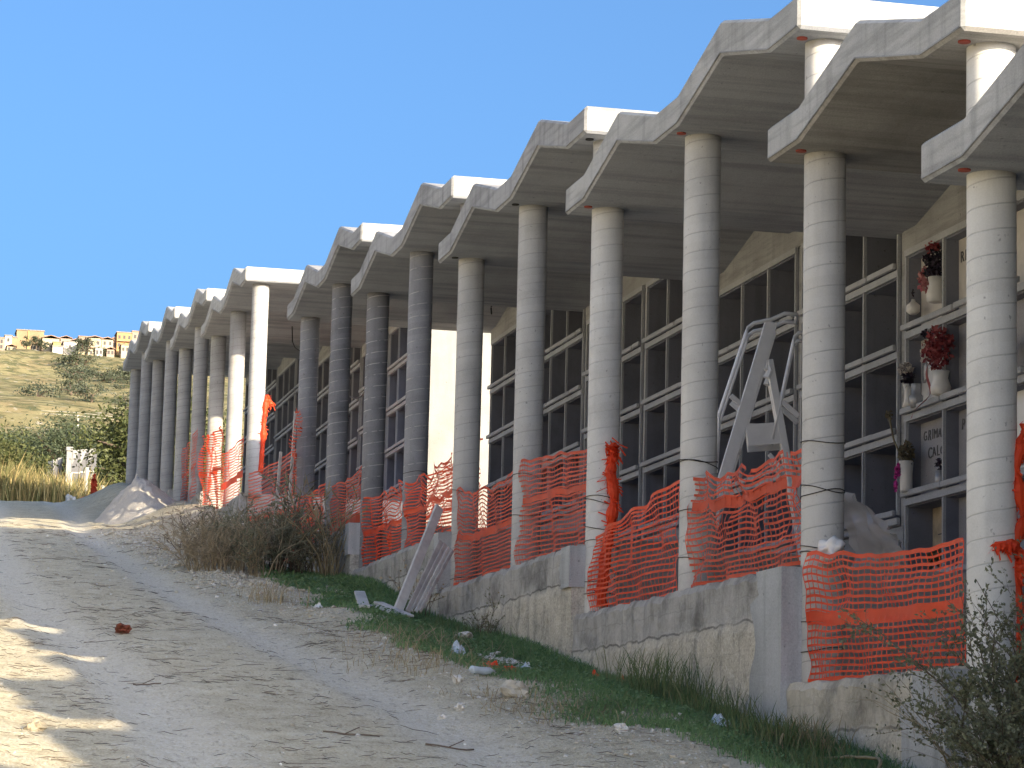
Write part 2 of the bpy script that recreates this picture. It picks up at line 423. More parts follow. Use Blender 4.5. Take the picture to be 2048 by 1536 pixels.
# ------------------------------------------------------------------ pavilions
ZT = {'A': 4.431, 'B': 5.360, 'C': 6.324, 'D': 7.072, 'E': 7.825, 'F': 8.588, 'G': 10.452, 'H': 11.224, 'I': 11.975, 'J': 12.730, 'K': 3.9, 'L': 3.35, 'N': 2.75}
X0 = {'A': 3*S, 'B': 2*S, 'C': 0, 'D': -2*S, 'E': -4*S, 'F': -6*S, 'G': -10*S, 'H': -12*S, 'I': -14*S, 'J': -16*S, 'K': 4*S, 'L': 6*S, 'N': 8*S}
NW = dict.fromkeys('ACDEFGHIJKLN', 2); NW['B'] = 1; NW['A'] = 1
LOW = {'B': 'A', 'C': 'B', 'D': 'C', 'E': 'D', 'F': 'E', 'H': 'G', 'I': 'H', 'J': 'I', 'A': 'K', 'K': 'L', 'L': 'N'}
LAB = {
 'A': 'nearest burial pavilion, roof cut off by the right edge above the leafy shrub',
 'B': 'burial pavilion with a single roof fold and stained soffit above the ochre wall',
 'C': 'burial pavilion with the stepladder under its roof and a pale plaster wall corner',
 'D': 'burial pavilion whose wall has planks leaning at its far end, pale smooth columns',
 'E': 'burial pavilion on dark columns with broken white spiral lines, low wall with a long crack',
 'F': 'burial pavilion beside the open gap, dark columns, wall ending at the dry reeds',
 'G': 'burial pavilion beyond the gap with sunlit column and sunlit roof end',
 'H': 'second burial pavilion uphill of the gap, two roof folds over shaded columns',
 'I': 'third burial pavilion uphill of the gap, slim grey columns behind the gravel heap',
 'J': 'farthest and highest burial pavilion of the row, against the hillside',
 'K': 'burial pavilion downhill of the frame, added unseen to cast shade', 'L': 'second burial pavilion downhill of the frame, added to cast shade', 'N': 'lowest burial pavilion out of frame, added to cast shade'}  # K, L, N: added out of frame, roof heights shaped to shade the track
YF, YB = -.384, 6.4
YN = 3.4
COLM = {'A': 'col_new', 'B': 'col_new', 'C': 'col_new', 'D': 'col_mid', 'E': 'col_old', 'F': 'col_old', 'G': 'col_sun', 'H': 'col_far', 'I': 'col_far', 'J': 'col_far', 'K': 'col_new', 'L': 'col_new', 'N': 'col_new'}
PAV = {}
def roof_profile(m):
    n = NW[m]; x0 = X0[m]; z = ZT[m]; p = [(x0-V, z)]
    for k in range(n):
        p += [(x0+k*S+V, z), (x0+(k+.5)*S, z+RISE/2), (x0+(k+1)*S-V, z)]
    p.append((x0+n*S+V, z)); return p
def soffit_at(m, X):
    p = roof_profile(m)
    for (a, za), (b, zb) in zip(p, p[1:]):
        if a <= X <= b: return lerp(za, zb, (X-a)/(b-a))
    return ZT[m]
def pavilion(m, detail=True):
    n = NW[m]; x0 = X0[m]; x1 = x0+n*S; zt = ZT[m]; zf = zt-HC
    root = empty('burial_pavilion', (x0, 0, zf), LAB[m], 'burial building', 'burial pavilions stepping up the slope')
    PAV[m] = root
    # roof slab
    p = roof_profile(m); b = MB(); T = .30
    YR = steps([(YF, YB, .8)])
    nb = len(p)
    for y in YR:
        for k, (x, z) in enumerate(p):
            b.vert((x, y, z))
        for k, (x, z) in enumerate(p):
            pk = 1 if (k % 3 == 2) else 0
            b.vert((x, y, z+T+.03*pk+.006*noise.noise(Vector((x, y*2, 1)))))
    W = 2*nb
    for i in range(len(YR)-1):
        for k in range(nb-1):
            a = i*W+k; b.mi = 1; b.face(a, a+W, a+W+1, a+1)
            b.mi = 0; a += nb; b.face(a, a+1, a+W+1, a+W)
        a = i*W; b.face(a, a+nb, a+W+nb, a+W)
        a = i*W+nb-1; b.face(a, a+W, a+W+nb, a+nb)
    for i, flip in ((0, 0), (len(YR)-1, 1)):
        for k in range(nb-1):
            a = i*W+k; q = (a, a+1, a+1+nb, a+nb); b.face(*(q[::-1] if flip else q))
    rm = 'roof_old' if m in 'DEF' else 'roof'
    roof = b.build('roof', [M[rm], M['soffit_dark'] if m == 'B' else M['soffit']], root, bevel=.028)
    # thin drip strip under the front edge
    if detail:
        d = MB()
        dp = [(p[0][0]+.05, p[0][1])]+p[1:-1]+[(p[-1][0]-.05, p[-1][1])]
        for (a, za), (c, zc) in zip(dp, dp[1:]):
            d.v += [(a, YF-.008, za+.035), (c, YF-.008, zc+.035), (c, YF-.008, zc+.022), (a, YF-.008, za+.022), (a, YF+.02, za+.035), (c, YF+.02, zc+.035), (c, YF+.02, zc+.022), (a, YF+.02, za+.022)]
            q = len(d.v)-8
            for f in ((0,1,2,3),(4,7,6,5),(0,4,5,1),(3,2,6,7)): d.face(*[q+i for i in f])
        d.build('drip_strip', M['gable'], roof)
    # columns
    for k in range(n+1):
        X = x0+k*S; zb = zf-.05
        if k == n and m in LOW: zb = ZT[LOW[m]]+.25
        c = MB(); r = .175
        h = zt+.02-zb
        prof = []; nn = max(2, int(h/.12))
        for i in range(nn+1):
            z = h*i/nn; prof.append((r+.0025*noise.noise(Vector((X*3, 0, z*3))), z))
        c.lathe((X, 0, zb), prof, 40)
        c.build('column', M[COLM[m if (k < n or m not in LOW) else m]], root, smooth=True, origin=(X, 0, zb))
    # red drain ends in the soffit next to the columns
    if m in 'ABCD':
        for k in range(n+1):
            c = MB(); c.lathe((x0+k*S+.12, -.255, zt-.012), [(.045, 0), (.045, .03)], 16)
            c.build('drain_end', M['red_pipe'] if m != 'D' else M['dark'], root)
    # plinth: rough front wall, end faces, floor
    b = MB(); drop = []
    xa, xb = x0-.02, x1-.0
    dx = .07 if m in 'BCDE' else .25
    nX = int((xb-xa)/dx); H = 1.7; nZ = int(H/(.06 if m in 'BCDE' else .2))
    def topz(X): return zf + .006 - (abs(noise.noise(Vector((X*1.7, 3, x0))))*.05 + max(0, noise.noise(Vector((X*6, 8, x0))))*.05)
    for i in range(nX+1):
        X = lerp(xa, xb, i/nX); tz = topz(X)
        for j in range(nZ+1):
            dd = H*j/nZ; z = tz-dd
            y = -.30 - .012*fbm(X*2.5, z*2.5, 5) - .008*fbm(X*11, z*11, 1, 3)
            if dd > .40: y -= .018
            if abs(dd-.40) < .035: y += .012
            if j == 0: y += .03
            b.vert((X, y, z)); drop.append(dd)
    for i in range(nX):
        for j in range(nZ):
            a = i*(nZ+1)+j; b.face(a, a+1, a+nZ+2, a+nZ+1)
    # top back to the floor
    base = len(b.v)
    for i in range(nX+1):
        X = lerp(xa, xb, i/nX); b.vert((X, -.12, zf)); drop.append(0)
    for i in range(nX):
        b.face(i*(nZ+1), (i+1)*(nZ+1), base+i+1, base+i)
    # end face (downhill side) and floor box
    e = len(b.v)
    for j in range(nZ+1):
        v = b.v[nX*(nZ+1)+j]; b.vert((v[0], -.12, v[2])); drop.append(H*j/nZ)
    for j in range(nZ): b.face(nX*(nZ+1)+j, nX*(nZ+1)+j+1, e+j+1, e+j)
    b.at = {'drop': drop}
    wall = b.build('retaining_wall', M['plinth_grey'] if m in 'EFGHIJ' else (M['plinth_ochre'] if m == 'B' else M['plinth']), root, smooth=False)
    b = MB(); b.box(xa+.001, xb-.004, -.121, YB-.02, zf-1.75, zf); b.build('floor', M['floor'], root)
    # niches
    nb_ = n*2 if False else n
    cells = MB(); trim = MB()
    rows = [zf+.50+.925*r for r in range(5)]
    ztop = rows[4]-.03
    D = 2.3
    walls = MB()
    for g in range(n):
        gx0 = x0+g*S+.13; gx1 = gx0+3.23
        cw = (gx1-gx0)/3
        for k in range(4):
            X = gx0+k*cw
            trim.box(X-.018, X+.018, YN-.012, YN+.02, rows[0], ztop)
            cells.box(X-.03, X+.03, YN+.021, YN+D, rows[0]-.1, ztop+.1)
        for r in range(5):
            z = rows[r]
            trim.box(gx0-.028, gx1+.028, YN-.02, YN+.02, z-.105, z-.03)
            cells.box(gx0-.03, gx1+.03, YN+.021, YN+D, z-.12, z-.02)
            if r < 4:
                sill = MB(); a = gx0-.02
                while a < gx1-.1:
                    e = min(gx1+.03, a+rnd.uniform(.7, 1.25))
                    j = rnd.uniform(-.006, .01)
                    sill.box(a, e-.02, YN-.075+j, YN-.024, z-.022+j, z+.042+j); a = e
                sill.build('niche_sill', M['niche'], root, bevel=.008)
        if detail and g < n:
            walls.box(gx1+.032, gx1+.20, YN+.03, YN+.2, zf+.3, ztop)
    trim.build('niche_frame', M['niche'], root)
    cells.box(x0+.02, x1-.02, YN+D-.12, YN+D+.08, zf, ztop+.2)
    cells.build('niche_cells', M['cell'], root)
    walls.box(x0+.003, x1-.003, YN+.02, YN+.2, zf-.01, rows[0]-.13)
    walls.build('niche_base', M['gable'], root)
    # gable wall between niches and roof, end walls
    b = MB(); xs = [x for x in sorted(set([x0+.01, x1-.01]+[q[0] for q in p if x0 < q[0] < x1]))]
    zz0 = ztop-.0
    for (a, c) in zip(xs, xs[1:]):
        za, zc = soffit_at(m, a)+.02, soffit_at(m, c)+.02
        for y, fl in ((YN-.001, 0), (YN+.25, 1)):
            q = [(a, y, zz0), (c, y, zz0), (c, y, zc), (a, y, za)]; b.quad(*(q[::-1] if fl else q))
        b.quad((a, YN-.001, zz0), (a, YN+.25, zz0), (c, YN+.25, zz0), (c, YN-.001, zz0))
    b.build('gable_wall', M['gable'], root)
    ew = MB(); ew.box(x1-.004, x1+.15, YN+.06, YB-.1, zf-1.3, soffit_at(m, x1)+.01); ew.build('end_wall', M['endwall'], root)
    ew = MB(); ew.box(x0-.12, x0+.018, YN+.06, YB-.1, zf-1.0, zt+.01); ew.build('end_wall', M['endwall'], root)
    if m in LOW:    # added unseen wall closing the roof step, keeps sun off the columns
        ew = MB(); ew.box(x1-.06, x1+.04, .14, YN+.06, ZT[LOW[m]]+.28, zt+.01); ew.build('added_step_wall', M['gable'], root)
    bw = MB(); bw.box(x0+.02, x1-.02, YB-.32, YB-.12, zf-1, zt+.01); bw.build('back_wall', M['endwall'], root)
    return root, wall
for m in 'ABCDEFGHIJKLN':
    root, wall = pavilion(m, m in 'ABCDEFGHIJ')
    zf = ZT[m]-HC
    # smooth plaster repair at the downhill end of the retaining walls
    spec = {'C': (5.85, 6.96, 1.7, .55), 'D': (-.42, -.04, .44, .0), 'E': (-7.3, -6.98, .8, 0), 'F': (-14.3, -13.95, .5, 0), 'B': (9.5, 10.25, 1.6, .15)}.get(m)
    if spec:
        xa, xb, dep, jag = spec; xb = X0[m]+NW[m]*S-.004; b = MB(); n = 26
        for i in range(n+1):
            t = i/n; z = zf-.015-dep*t
            e = xa + jag*(.9-abs(t-.35)*1.5)*.9*(1 if t < .62 else .55) + .07*fbm(t*9, m.__hash__() % 7 if False else 3, 1) + (.0 if jag else .04*math.sin(t*9))
            if jag and t < .12: e += .25
            b.vert((e, -.332, z)); b.vert((e+.03, -.352-.004*fbm(e*9, t*20), z)); b.vert((xb+.018, -.352, z)); b.vert((xb+.018, -.15, z))
        for i in range(n):
            a = i*4; b.face(a, a+4, a+5, a+1); b.face(a+1, a+5, a+6, a+2); b.face(a+2, a+6, a+7, a+3)
        b.face(0, 1, 2, 3)
        b.build('plaster_patch', M['plaster'], wall)

# grave closures in the first niches of pavilion C, with lettering
def grave_slabs():
    m = 'C'; root = PAV[m]; zf = ZT[m]-HC; x0 = X0[m]; cw = 3.23/3; gx = x0+.13
    rows = [zf+.50+.925*r for r in range(5)]
    mats = {(0,3): 'marble', (0,2): 'marble', (0,1): 'slabgrey', (0,0): 'tan', (1,3): 'marble', (1,2): 'slabgrey', (1,1): 'slabgrey', (1,0): 'slabgrey', (2,3): 'marble', (2,2): 'slabgrey', (2,1): 'marble_w', (2,0): 'slabgrey'}
    slabs = {}
    for (c, r), mt in mats.items():
        b = MB(); X = gx+c*cw
        dpt = .16 if (c, r) != (0, 0) else .30
        b.box(X+.032, X+cw-.032, YN+dpt, YN+dpt+.04, rows[r]-.02, rows[r]+.925-.118)
        slabs[(c, r)] = b.build('grave_slab', M[mt], root, label=None)
    def text(s, X, z, size, par, name='lettering', y=YN+.155, jitter=.0):
        mb = MB(); cx = X
        for ch in s:
            if ch == ' ': cx += size*.4; continue
            cu = bpy.data.curves.new('t', 'FONT'); cu.body = ch; cu.size = size*rnd.uniform(1-jitter, 1+jitter); cu.extrude = .003
            to = bpy.data.objects.new('t', cu); col.objects.link(to)
            dg = bpy.context.evaluated_depsgraph_get(); me = bpy.data.meshes.new_from_object(to.evaluated_get(dg))
            bs = len(mb.v); w = max([v.co.x for v in me.vertices] or [0]); an = rnd.uniform(-jitter, jitter)
            for v in me.vertices:
                px, pz = v.co.x, v.co.y; px, pz = px*math.cos(an)-pz*math.sin(an), px*math.sin(an)+pz*math.cos(an)
                mb.vert((cx+px, y-v.co.z, z+pz))
            for f in me.polygons: mb.face(*[bs+i for i in f.vertices])
            cx += w + size*.13
            bpy.data.objects.remove(to); bpy.data.curves.remove(cu); bpy.data.meshes.remove(me)
        mb.build(name, M['ink'], par)
    text('GRIMAGI', gx+.13, rows[1]+.60, .155, slabs[(0,1)], jitter=.12)
    text('CALOGE', gx+.25, rows[1]+.40, .155, slabs[(0,1)], jitter=.12)
    text('RI', gx+cw+.09, rows[3]+.55, .17, slabs[(1,3)])
    text('P', gx+cw+.12, rows[1]+.60, .16, slabs[(1,1)], jitter=.1)
    for q in range(2): text('XX', gx+.50, rows[3]+.30+.1*q, .06, slabs[(0,3)], 'inscription')
    # white marble wing shapes and oval photo on row 3
    b = MB()
    pts = [(0, 0), (.0, .42), (.08, .52), (.17, .50), (.24, .40), (.30, .47), (.38, .62), (.50, .74), (.60, .66), (.66, .5), (.68, 0)]
    f0 = [b.vert((gx+.16+x, YN+.12, rows[2]+.06+z)) for x, z in pts]; f1 = [b.vert((gx+.16+x, YN+.158, rows[2]+.06+z)) for x, z in pts]
    b.face(*f0)
    for i in range(len(pts)): b.face(f0[i], f1[i], f1[(i+1) % len(pts)], f0[(i+1) % len(pts)])
    b.build('marble_wings', M['marble_w'], slabs[(0,2)])
    b = MB()
    ring = [(math.cos(t*math.pi/10)*.07, math.sin(t*math.pi/10)*.11) for t in range(20)]
    b.tube([(gx+.27+x, YN+.11, rows[2]+.42+z) for x, z in ring+ring[:1]], .013, 6)
    fr = b.build('photo_frame', M['metal'], slabs[(0,2)])
    # brick courses in the tan closure
    b = MB()
    for z, a, c in ((.30, .3, .55), (.32, .62, .85), (.5, .2, .6), (.14, .2, .8)):
        b.box(gx+a, gx+c, YN+.293, YN+.30, rows[0]+z, rows[0]+z+.012)
    b.build('mortar_joint', M['ink'], slabs[(0,0)])
    return gx, cw, rows
gx, cw, rowz = grave_slabs()
# ------------------------------------------------------------------ vases and flowers
def petals(mb, c, rad, n, size, flat=1.0):
    for _ in range(n):
        d = Vector((rnd.gauss(0, 1), rnd.gauss(0, 1), rnd.gauss(0, 1))).normalized()*rnd.uniform(.35, 1)
        p = Vector(c)+Vector((d.x*rad[0], d.y*rad[1], d.z*rad[2]))
        u = Vector((rnd.gauss(0, 1), rnd.gauss(0, 1), rnd.gauss(0, 1))).normalized(); w = u.cross(Vector((rnd.gauss(0, 1), rnd.gauss(0, 1), rnd.gauss(0, 1)))).normalized()
        s_ = size*rnd.uniform(.6, 1.2)
        mb.quad(p-u*s_, p-w*s_*.6*flat, p+u*s_, p+w*s_*.6*flat)
def vase(X, z, r, h, label, flowers, prof=None, y=YN-.0, mat='white', name='flower_vase', cloth=None):
    root = empty(name, (X, y, z), label, 'vase')
    b = MB(); prof = prof or [(.6, 0), (.95, .05), (1, .35), (.7, .7), (.85, 1)]
    b.lathe((X, y, z), [(r*a, h*c) for a, c in prof], 20); b.build('vase_body', M[mat], root, smooth=True)
    for nm, fm, c, rad, n, s_ in flowers:
        q = MB(); petals(q, (X+c[0], y+c[1], z+c[2]), rad, n, s_); q.build(nm, M[fm], root)
    return root
vase(gx+.80, rowz[3]+.17, .11, .28, 'white vase of dark and pink flowers in the topmost open grave niche', [('foliage', 'flower_dark', (-.05, 0, .44), (.22, .1, .2), 420, .035), ('bloom', 'flower_pink', (-.32, 0, .32), (.12, .08, .15), 160, .035), ('bloom', 'flower_red', (-.02, -.03, .62), (.2, .06, .07), 90, .03)], y=YN+.03)
vase(gx+.20, rowz[3]+.14, .075, .17, 'small white lidded jar left of the tall vase in the top niche', [('bloom', 'flower_dark', (0, 0, .24), (.02, .02, .05), 14, .02)], [(.5, 0), (1, .2), (1, .6), (.35, .85), (.25, 1)], y=YN-.0)
vase(gx+.12, rowz[2]+.05, .06, .25, 'white vase with dark leaves and daisy flowers on the sill under the oval photo', [('foliage', 'flower_dark', (.02, 0, .30), (.12, .07, .09), 160, .03), ('bloom', 'flower_white', (-.02, -.02, .42), (.2, .07, .09), 110, .032)], [(1, 0), (.6, .3), (.6, .7), (.9, 1)], y=YN-.03)
vase(gx+.42, rowz[2]-.00, .075, .26, 'grey metal grave lantern on the sill beside the daisy vase', [], [(.9, 0), (1, .3), (1, .5), (.7, .55), (.7, .9), (.75, 1)], y=YN-.05, mat='metal', name='grave_lantern')
rv = vase(gx+1.12, rowz[2]+.04, .11, .26, 'vase of dusty red flowers with a long red ribbon trailing over the sill', [('bloom', 'flower_red', (-.08, 0, .52), (.32, .14, .24), 700, .035), ('bloom', 'flower_white', (-.42, 0, .50), (.1, .06, .12), 70, .03), ('foliage', 'flower_dark', (-.33, -.04, .72), (.09, .05, .04), 40, .03)], y=YN-.05)
b = MB(); L = None
for i in range(22):
    t = i/21; X = gx+1.02-.10*t-.42*max(0, t-.55)*2.1; z = rowz[2]+.40-.62*t+.18*max(0, t-.6); y = YN-.13-.03*math.sin(t*9)
    a = b.vert((X-.035, y, z)); c = b.vert((X+.045, y-.012, z+.02))
    if L: b.face(L[0], L[1], c, a)
    L = (a, c)
b.build('ribbon', M['flower_red'], rv)
v2 = vase(gx+.16, rowz[1]+.03, .085, .34, 'white flower pot with a magenta cloth and dry stalks on the lower sill', [('dry_flower', 'dryflower', (0, 0, .42), (.13, .09, .14), 260, .028)], [(.75, 0), (.8, .1), (.8, .6), (.95, 1)], y=YN-.06)
b = MB(); petals(b, (gx+.12, YN-.14, rowz[1]+.27), (.07, .02, .09), 60, .035); petals(b, (gx+.07, YN-.15, rowz[1]+.13), (.025, .02, .12), 40, .025); b.build('cloth', M['pink'], v2)
b = MB(); b.tube([(gx+.1, YN-.06, rowz[1]+.36), (gx-.1, YN-.1, rowz[1]+.62), (gx-.22, YN-.12, rowz[1]+.93)], .012, 5); petals(b, (gx-.2, YN-.12, rowz[1]+.92), (.05, .03, .07), 30, .03); b.build('dry_stalk', M['dryflower'], v2)
vase(gx+.84, rowz[1]+.0, .06, .20, 'small glass jar with a dark sprig on the lower sill, right of the magenta cloth', [('foliage', 'flower_dark', (0, 0, .26), (.06, .05, .09), 50, .03)], [(.9, 0), (1, .5), (.8, 1)], y=YN+.06, mat='metal')
vase(gx+.70, rowz[0]+.0, .09, .14, 'bushy dark potted plant in front of the tan bricked up niche', [('foliage', 'dryflower', (0, 0, .2), (.26, .12, .14), 420, .035)], y=YN+.1, mat='slabgrey')
vase(gx+2*cw+.62, rowz[2]+.02, .08, .2, 'red flowers in a niche just right of the nearest column', [('bloom', 'flower_red', (0, 0, .3), (.13, .1, .09), 140, .035)], y=YN-.02)

# ------------------------------------------------------------------ orange nets
def net(label, xa, xb, bot, top, Y=-.1, seed=0, cell=.052, band=(.5,), bandh=.07, fold=.03, fan=0, bunch=0, mat='net', sag=.06, skip=0, cellx=.10, torn=.04, group='orange safety nets tied between the columns', name='safety_net', wires=True, lean=0):
    """bot/top: (z at xa, z at xb)"""
    H = ((top[0]-bot[0])+(top[1]-bot[1]))/2
    nr = max(3, int(H/cell)); nc = max(3, int(abs(xb-xa)/cellx))
    b = MB(); cache = {}
    def P(u, v):
        zb = lerp(bot[0], bot[1], u); zt = lerp(top[0], top[1], u) + torn*noise.noise(Vector((u*9, seed, 0))) - sag*math.sin(math.pi*u)
        vv = v
        if fan: vv = v + fan*(1-u)*v*(1-v)*1.6
        z = lerp(zb, zt, vv) + .006*noise.noise(Vector((u*7, v*5, seed))) + .018*noise.noise(Vector((u*2.2, v*3, seed+4)))
        uu = u + bunch*math.sin(v*5+seed)*.03*(1-u)
        X = lerp(xa, xb, uu) + lean*v + .012*noise.noise(Vector((v*6, u*14, seed+9)))
        y = Y + fold*noise.noise(Vector((u*6, v*4, seed+2)))*2 + fold*.5*math.sin(u*19+v*5+seed)
        return Vector((X, y, z))
    th = .0088; tv = .010
    for r in range(nr+1):
        v = r/nr; wide = any(abs(r-round(q*nr)) < .5 for q in band)
        h = bandh/2 if wide else th*(1.0 if r % 4 else 1.3)
        if r in (0, nr): h = th*1.9
        prev = None
        gap = None
        for c in range(nc+1):
            p = P(c/nc, v)
            w = b.vert(p-Vector((0, 0, h))); w2 = b.vert(p+Vector((0, 0, h)))
            brk = skip and noise.noise(Vector((c*.3, r*.6, seed+30))) > .50-skip
            if prev and not brk: b.face(prev[0], w, w2, prev[1])
            prev = (w, w2)
    for c in range(nc+1):
        u = c/nc; prev = None
        for r in range(nr+1):
            p = P(u, r/nr); p.y += .002
            w = b.vert(p-Vector((tv, 0, 0))); w2 = b.vert(p+Vector((tv, 0, 0)))
            brk = skip and noise.noise(Vector((c*.2, r*.4, seed+60))) > .5-skip
            if prev and not brk: b.face(prev[0], w, w2, prev[1])
            prev = (w, w2)
    o = b.build(name, M[mat], None, label=label, cat='safety net', group=group, origin=((xa+xb)/2, Y, min(bot)))
    return o
def wires(par, X, zs, seed=0, r=.18):
    b = MB()
    for i, z in enumerate(zs):
        ph = rnd.uniform(0, 6); til = rnd.uniform(.01, .045); pts = []
        for k in range(25):
            a = 2*math.pi*k/24; pts.append((X+r*1.012*math.cos(a), r*1.012*math.sin(a), z+til*math.sin(a+ph)+.006*math.sin(3*a+ph)))
        b.tube(pts, .0042, 5, cap=False)
    b.build('tie_wire', M['wire'], par)
G1 = 'orange safety nets tied between the columns'
zf = {m: ZT[m]-HC for m in ZT}
n1 = net('bright orange safety net with a solid mid band, behind the leafy shrub at right', 2*S+.12, 3*S-.1, (.98, .94), (2.0, 1.84), Y=-.17, seed=1, band=(.50,), bandh=.085, sag=.05)
wires(n1, 2*S, [zf['B']+.27, zf['B']+.50, zf['B']+1.08, zf['B']+1.13, zf['B']+1.55, zf['B']+1.6, zf['B']+1.98])
n2 = net('torn reddish safety net in front of the stepladder', S+.12, 2*S-.1, (1.98, 1.96), (3.0, 2.92), Y=-.12, seed=2, band=(.72,), bandh=.085, fold=.05, skip=.05, torn=.12, mat='net_dull')
wires(n2, S, [zf['C']+.33, zf['C']+.75, zf['C']+1.22, zf['C']+1.26])
n3 = net('orange safety net fanning up from a bunched left edge, left of the stepladder net', .18, S-.12, (1.93, 1.93), (2.72, 3.0), Y=-.16, seed=3, band=(.0,), fan=.25, bunch=1, fold=.04, sag=.0)
wires(n3, 0, [zf['C']+.22, zf['C']+.36, zf['C']+.75, zf['C']+.95, zf['C']+1.22, zf['C']+1.25])
n4 = net('faded brownish net with a rolled orange top edge, above a pale plaster strip', -S+.12, -.12, (2.70, 2.68), (3.95, 3.70), Y=-.12, seed=4, band=(.62,), bandh=.07, mat='net_dull', sag=0)
wires(n4, -S, [zf['D']+.65, zf['D']+1.1])
n5 = net('orange safety net sagging between the two smooth columns right of the leaning planks', -2*S+.12, -S-.12, (2.72, 2.72), (3.95, 3.85), Y=-.14, seed=5, band=(.52,), bandh=.07, mat='net_dull', torn=.1, sag=.12)
wires(n5, -2*S, [zf['D']+.12, zf['D']+1.28])
n6 = net('orange safety net behind the top of the leaning planks', -3*S+.12, -2*S-.12, (3.46, 3.46), (4.42, 4.48), Y=-.14, seed=6, fold=.06, mat='net', torn=.14)
wires(n6, -3*S, [zf['E']+.35, zf['E']+1.15])
n7 = net('orange safety net between the two dark columns with white spiral lines', -4*S+.12, -3*S-.12, (3.44, 3.46), (4.55, 4.45), Y=-.14, seed=7, fold=.05, mat='net', torn=.1)
n8 = net('dull brownish net at the corner where the wall steps up at a dark column', -5*S+.12, -4*S-.12, (4.21, 4.21), (5.1, 5.1), Y=-.1, seed=8, mat='net_dull', band=(.1,), bandh=.16)
n9 = net('orange net bulging at the foot of the column beside the dry reeds', -6*S+.12, -5*S-.12, (4.2, 4.2), (5.25, 5.2), Y=-.14, seed=9, mat='net', fold=.06)
n10 = net('orange net stretched across the open gap with thin props against it', -8*S+.15, -6*S-.15, (5.2, 4.75), (6.45, 6.2), Y=-.12, seed=10, mat='net_dull', cell=.075, band=(.25,), bandh=.12, cellx=.14)
for (x_, za, zb_) in ((-23.2, 4.9, 6.35), (-21.5, 4.6, 6.9)):
    b = MB(); b.beam((x_, -.2, za), (x_+.25, -.16, zb_), .05, .04); b.build('prop_stake', M['board_w'], n10)
n11 = net('sunlit orange net beside the column nearest the gap', -9*S+.05, -8*S-.05, (6.0, 5.9), (7.25, 7.25), Y=-.24, seed=11, mat='net', cell=.06, band=(.42, .43), bandh=.12)
n12 = net('tall sunlit orange net draped over the second column beyond the gap', -10*S-.1, -9*S-.1, (6.3, 6.1), (8.1, 7.9), Y=-.24, seed=12, mat='net', cell=.06, fold=.08, skip=.06)
n13 = net('dark red shaded net standing between far grey columns', -12*S+1.6, -11*S+1.2, (7.0, 6.9), (8.4, 8.6), Y=-.15, seed=13, mat='net_dull', cell=.07)
n14 = net('orange net hung across the back of the gap between niche blocks', -8*S+.5, -6*S-.1, (4.8, 4.6), (6.35, 6.55), Y=3.3, seed=14, mat='net', cell=.07, cellx=.08, fold=.15, skip=.08)
# bunched net rolls hanging on columns
def bunch_net(label, pts, rad, seed, mat='net'):
    b = MB(); pts = [Vector(p) for p in pts]
    P = []; rr = []
    for i in range(len(pts)-1):
        for k in range(8):
            t = k/8; P.append(pts[i].lerp(pts[i+1], t)+Vector((.02*noise.noise(Vector((i+t, seed, 0))*4), .02*noise.noise(Vector((i+t, seed, 5))*4), 0)))
            rr.append(rad*(1+.9*noise.noise(Vector(((i+t)*2.3, seed, 9)))))
    b.tube(P, rr, 10)
    for i, p in enumerate(P):
        for _ in range(7):
            d = Vector((rnd.gauss(0, 1), rnd.gauss(0, 1), rnd.gauss(0, .6))).normalized(); q = p+d*rr[i]*1.0; e = q+Vector((rnd.gauss(0, .5), rnd.gauss(0, .5), rnd.gauss(-.4, .6)))*rad*1.5
            w = Vector((0, .005, .006)); b.quad(q-w, e-w, e+w, q+w)
    return b.build('bunched_net', M[mat], None, label=label, cat='safety net', group='bundles of orange net hanging on the columns', origin=tuple(pts[0]))
bunch_net('orange net gathered into a rope on the right side of the nearest column', [(3*S+.12, .19, 2.65), (3*S+.12, .13, 2.35), (3*S+.13, .17, 2.0), (3*S+.1, .12, 1.72), (3*S+.1, .16, 1.3), (3*S+.1, .1, .75)], .035, 1)
bunch_net('orange net wad wrapped sideways near the middle of the nearest column', [(3*S+.2, -.05, 1.78), (3*S+.2, .06, 1.8), (3*S+.16, .14, 1.74), (3*S+.13, .16, 1.55)], .035, 2)
bunch_net('orange net twisted into a tall bundle beside the third column from the right', [(.22, .04, 3.72), (.22, .05, 3.62), (.2, .03, 3.45), (.25, .06, 3.2), (.2, .05, 2.9), (.22, -.02, 2.5), (.2, -.05, 1.95)], .055, 3)
bunch_net('sunlit orange net curling off the top of the column at the gap', [(-8*S+.1, .30, 7.9), (-8*S+.1, .2, 8.1), (-8*S+.15, .16, 7.7), (-8*S+.15, .15, 7.2), (-8*S+.15, .12, 6.4)], .05, 4)
net('ragged grey orange net fragment on the first column right of the gap', -6*S+.05, -6*S+.5, (5.3, 5.3), (6.9, 6.8), Y=-.24, seed=21, mat='net_dull', cell=.06, skip=.12, fold=.06, group='bundles of orange net hanging on the columns')
net('orange net strip sagging to the ground at the dry reeds', -6*S-.4, -6*S+1.6, (4.0, 3.9), (4.9, 4.9), Y=-.38, seed=22, mat='net', cell=.06, skip=.05, fold=.08)

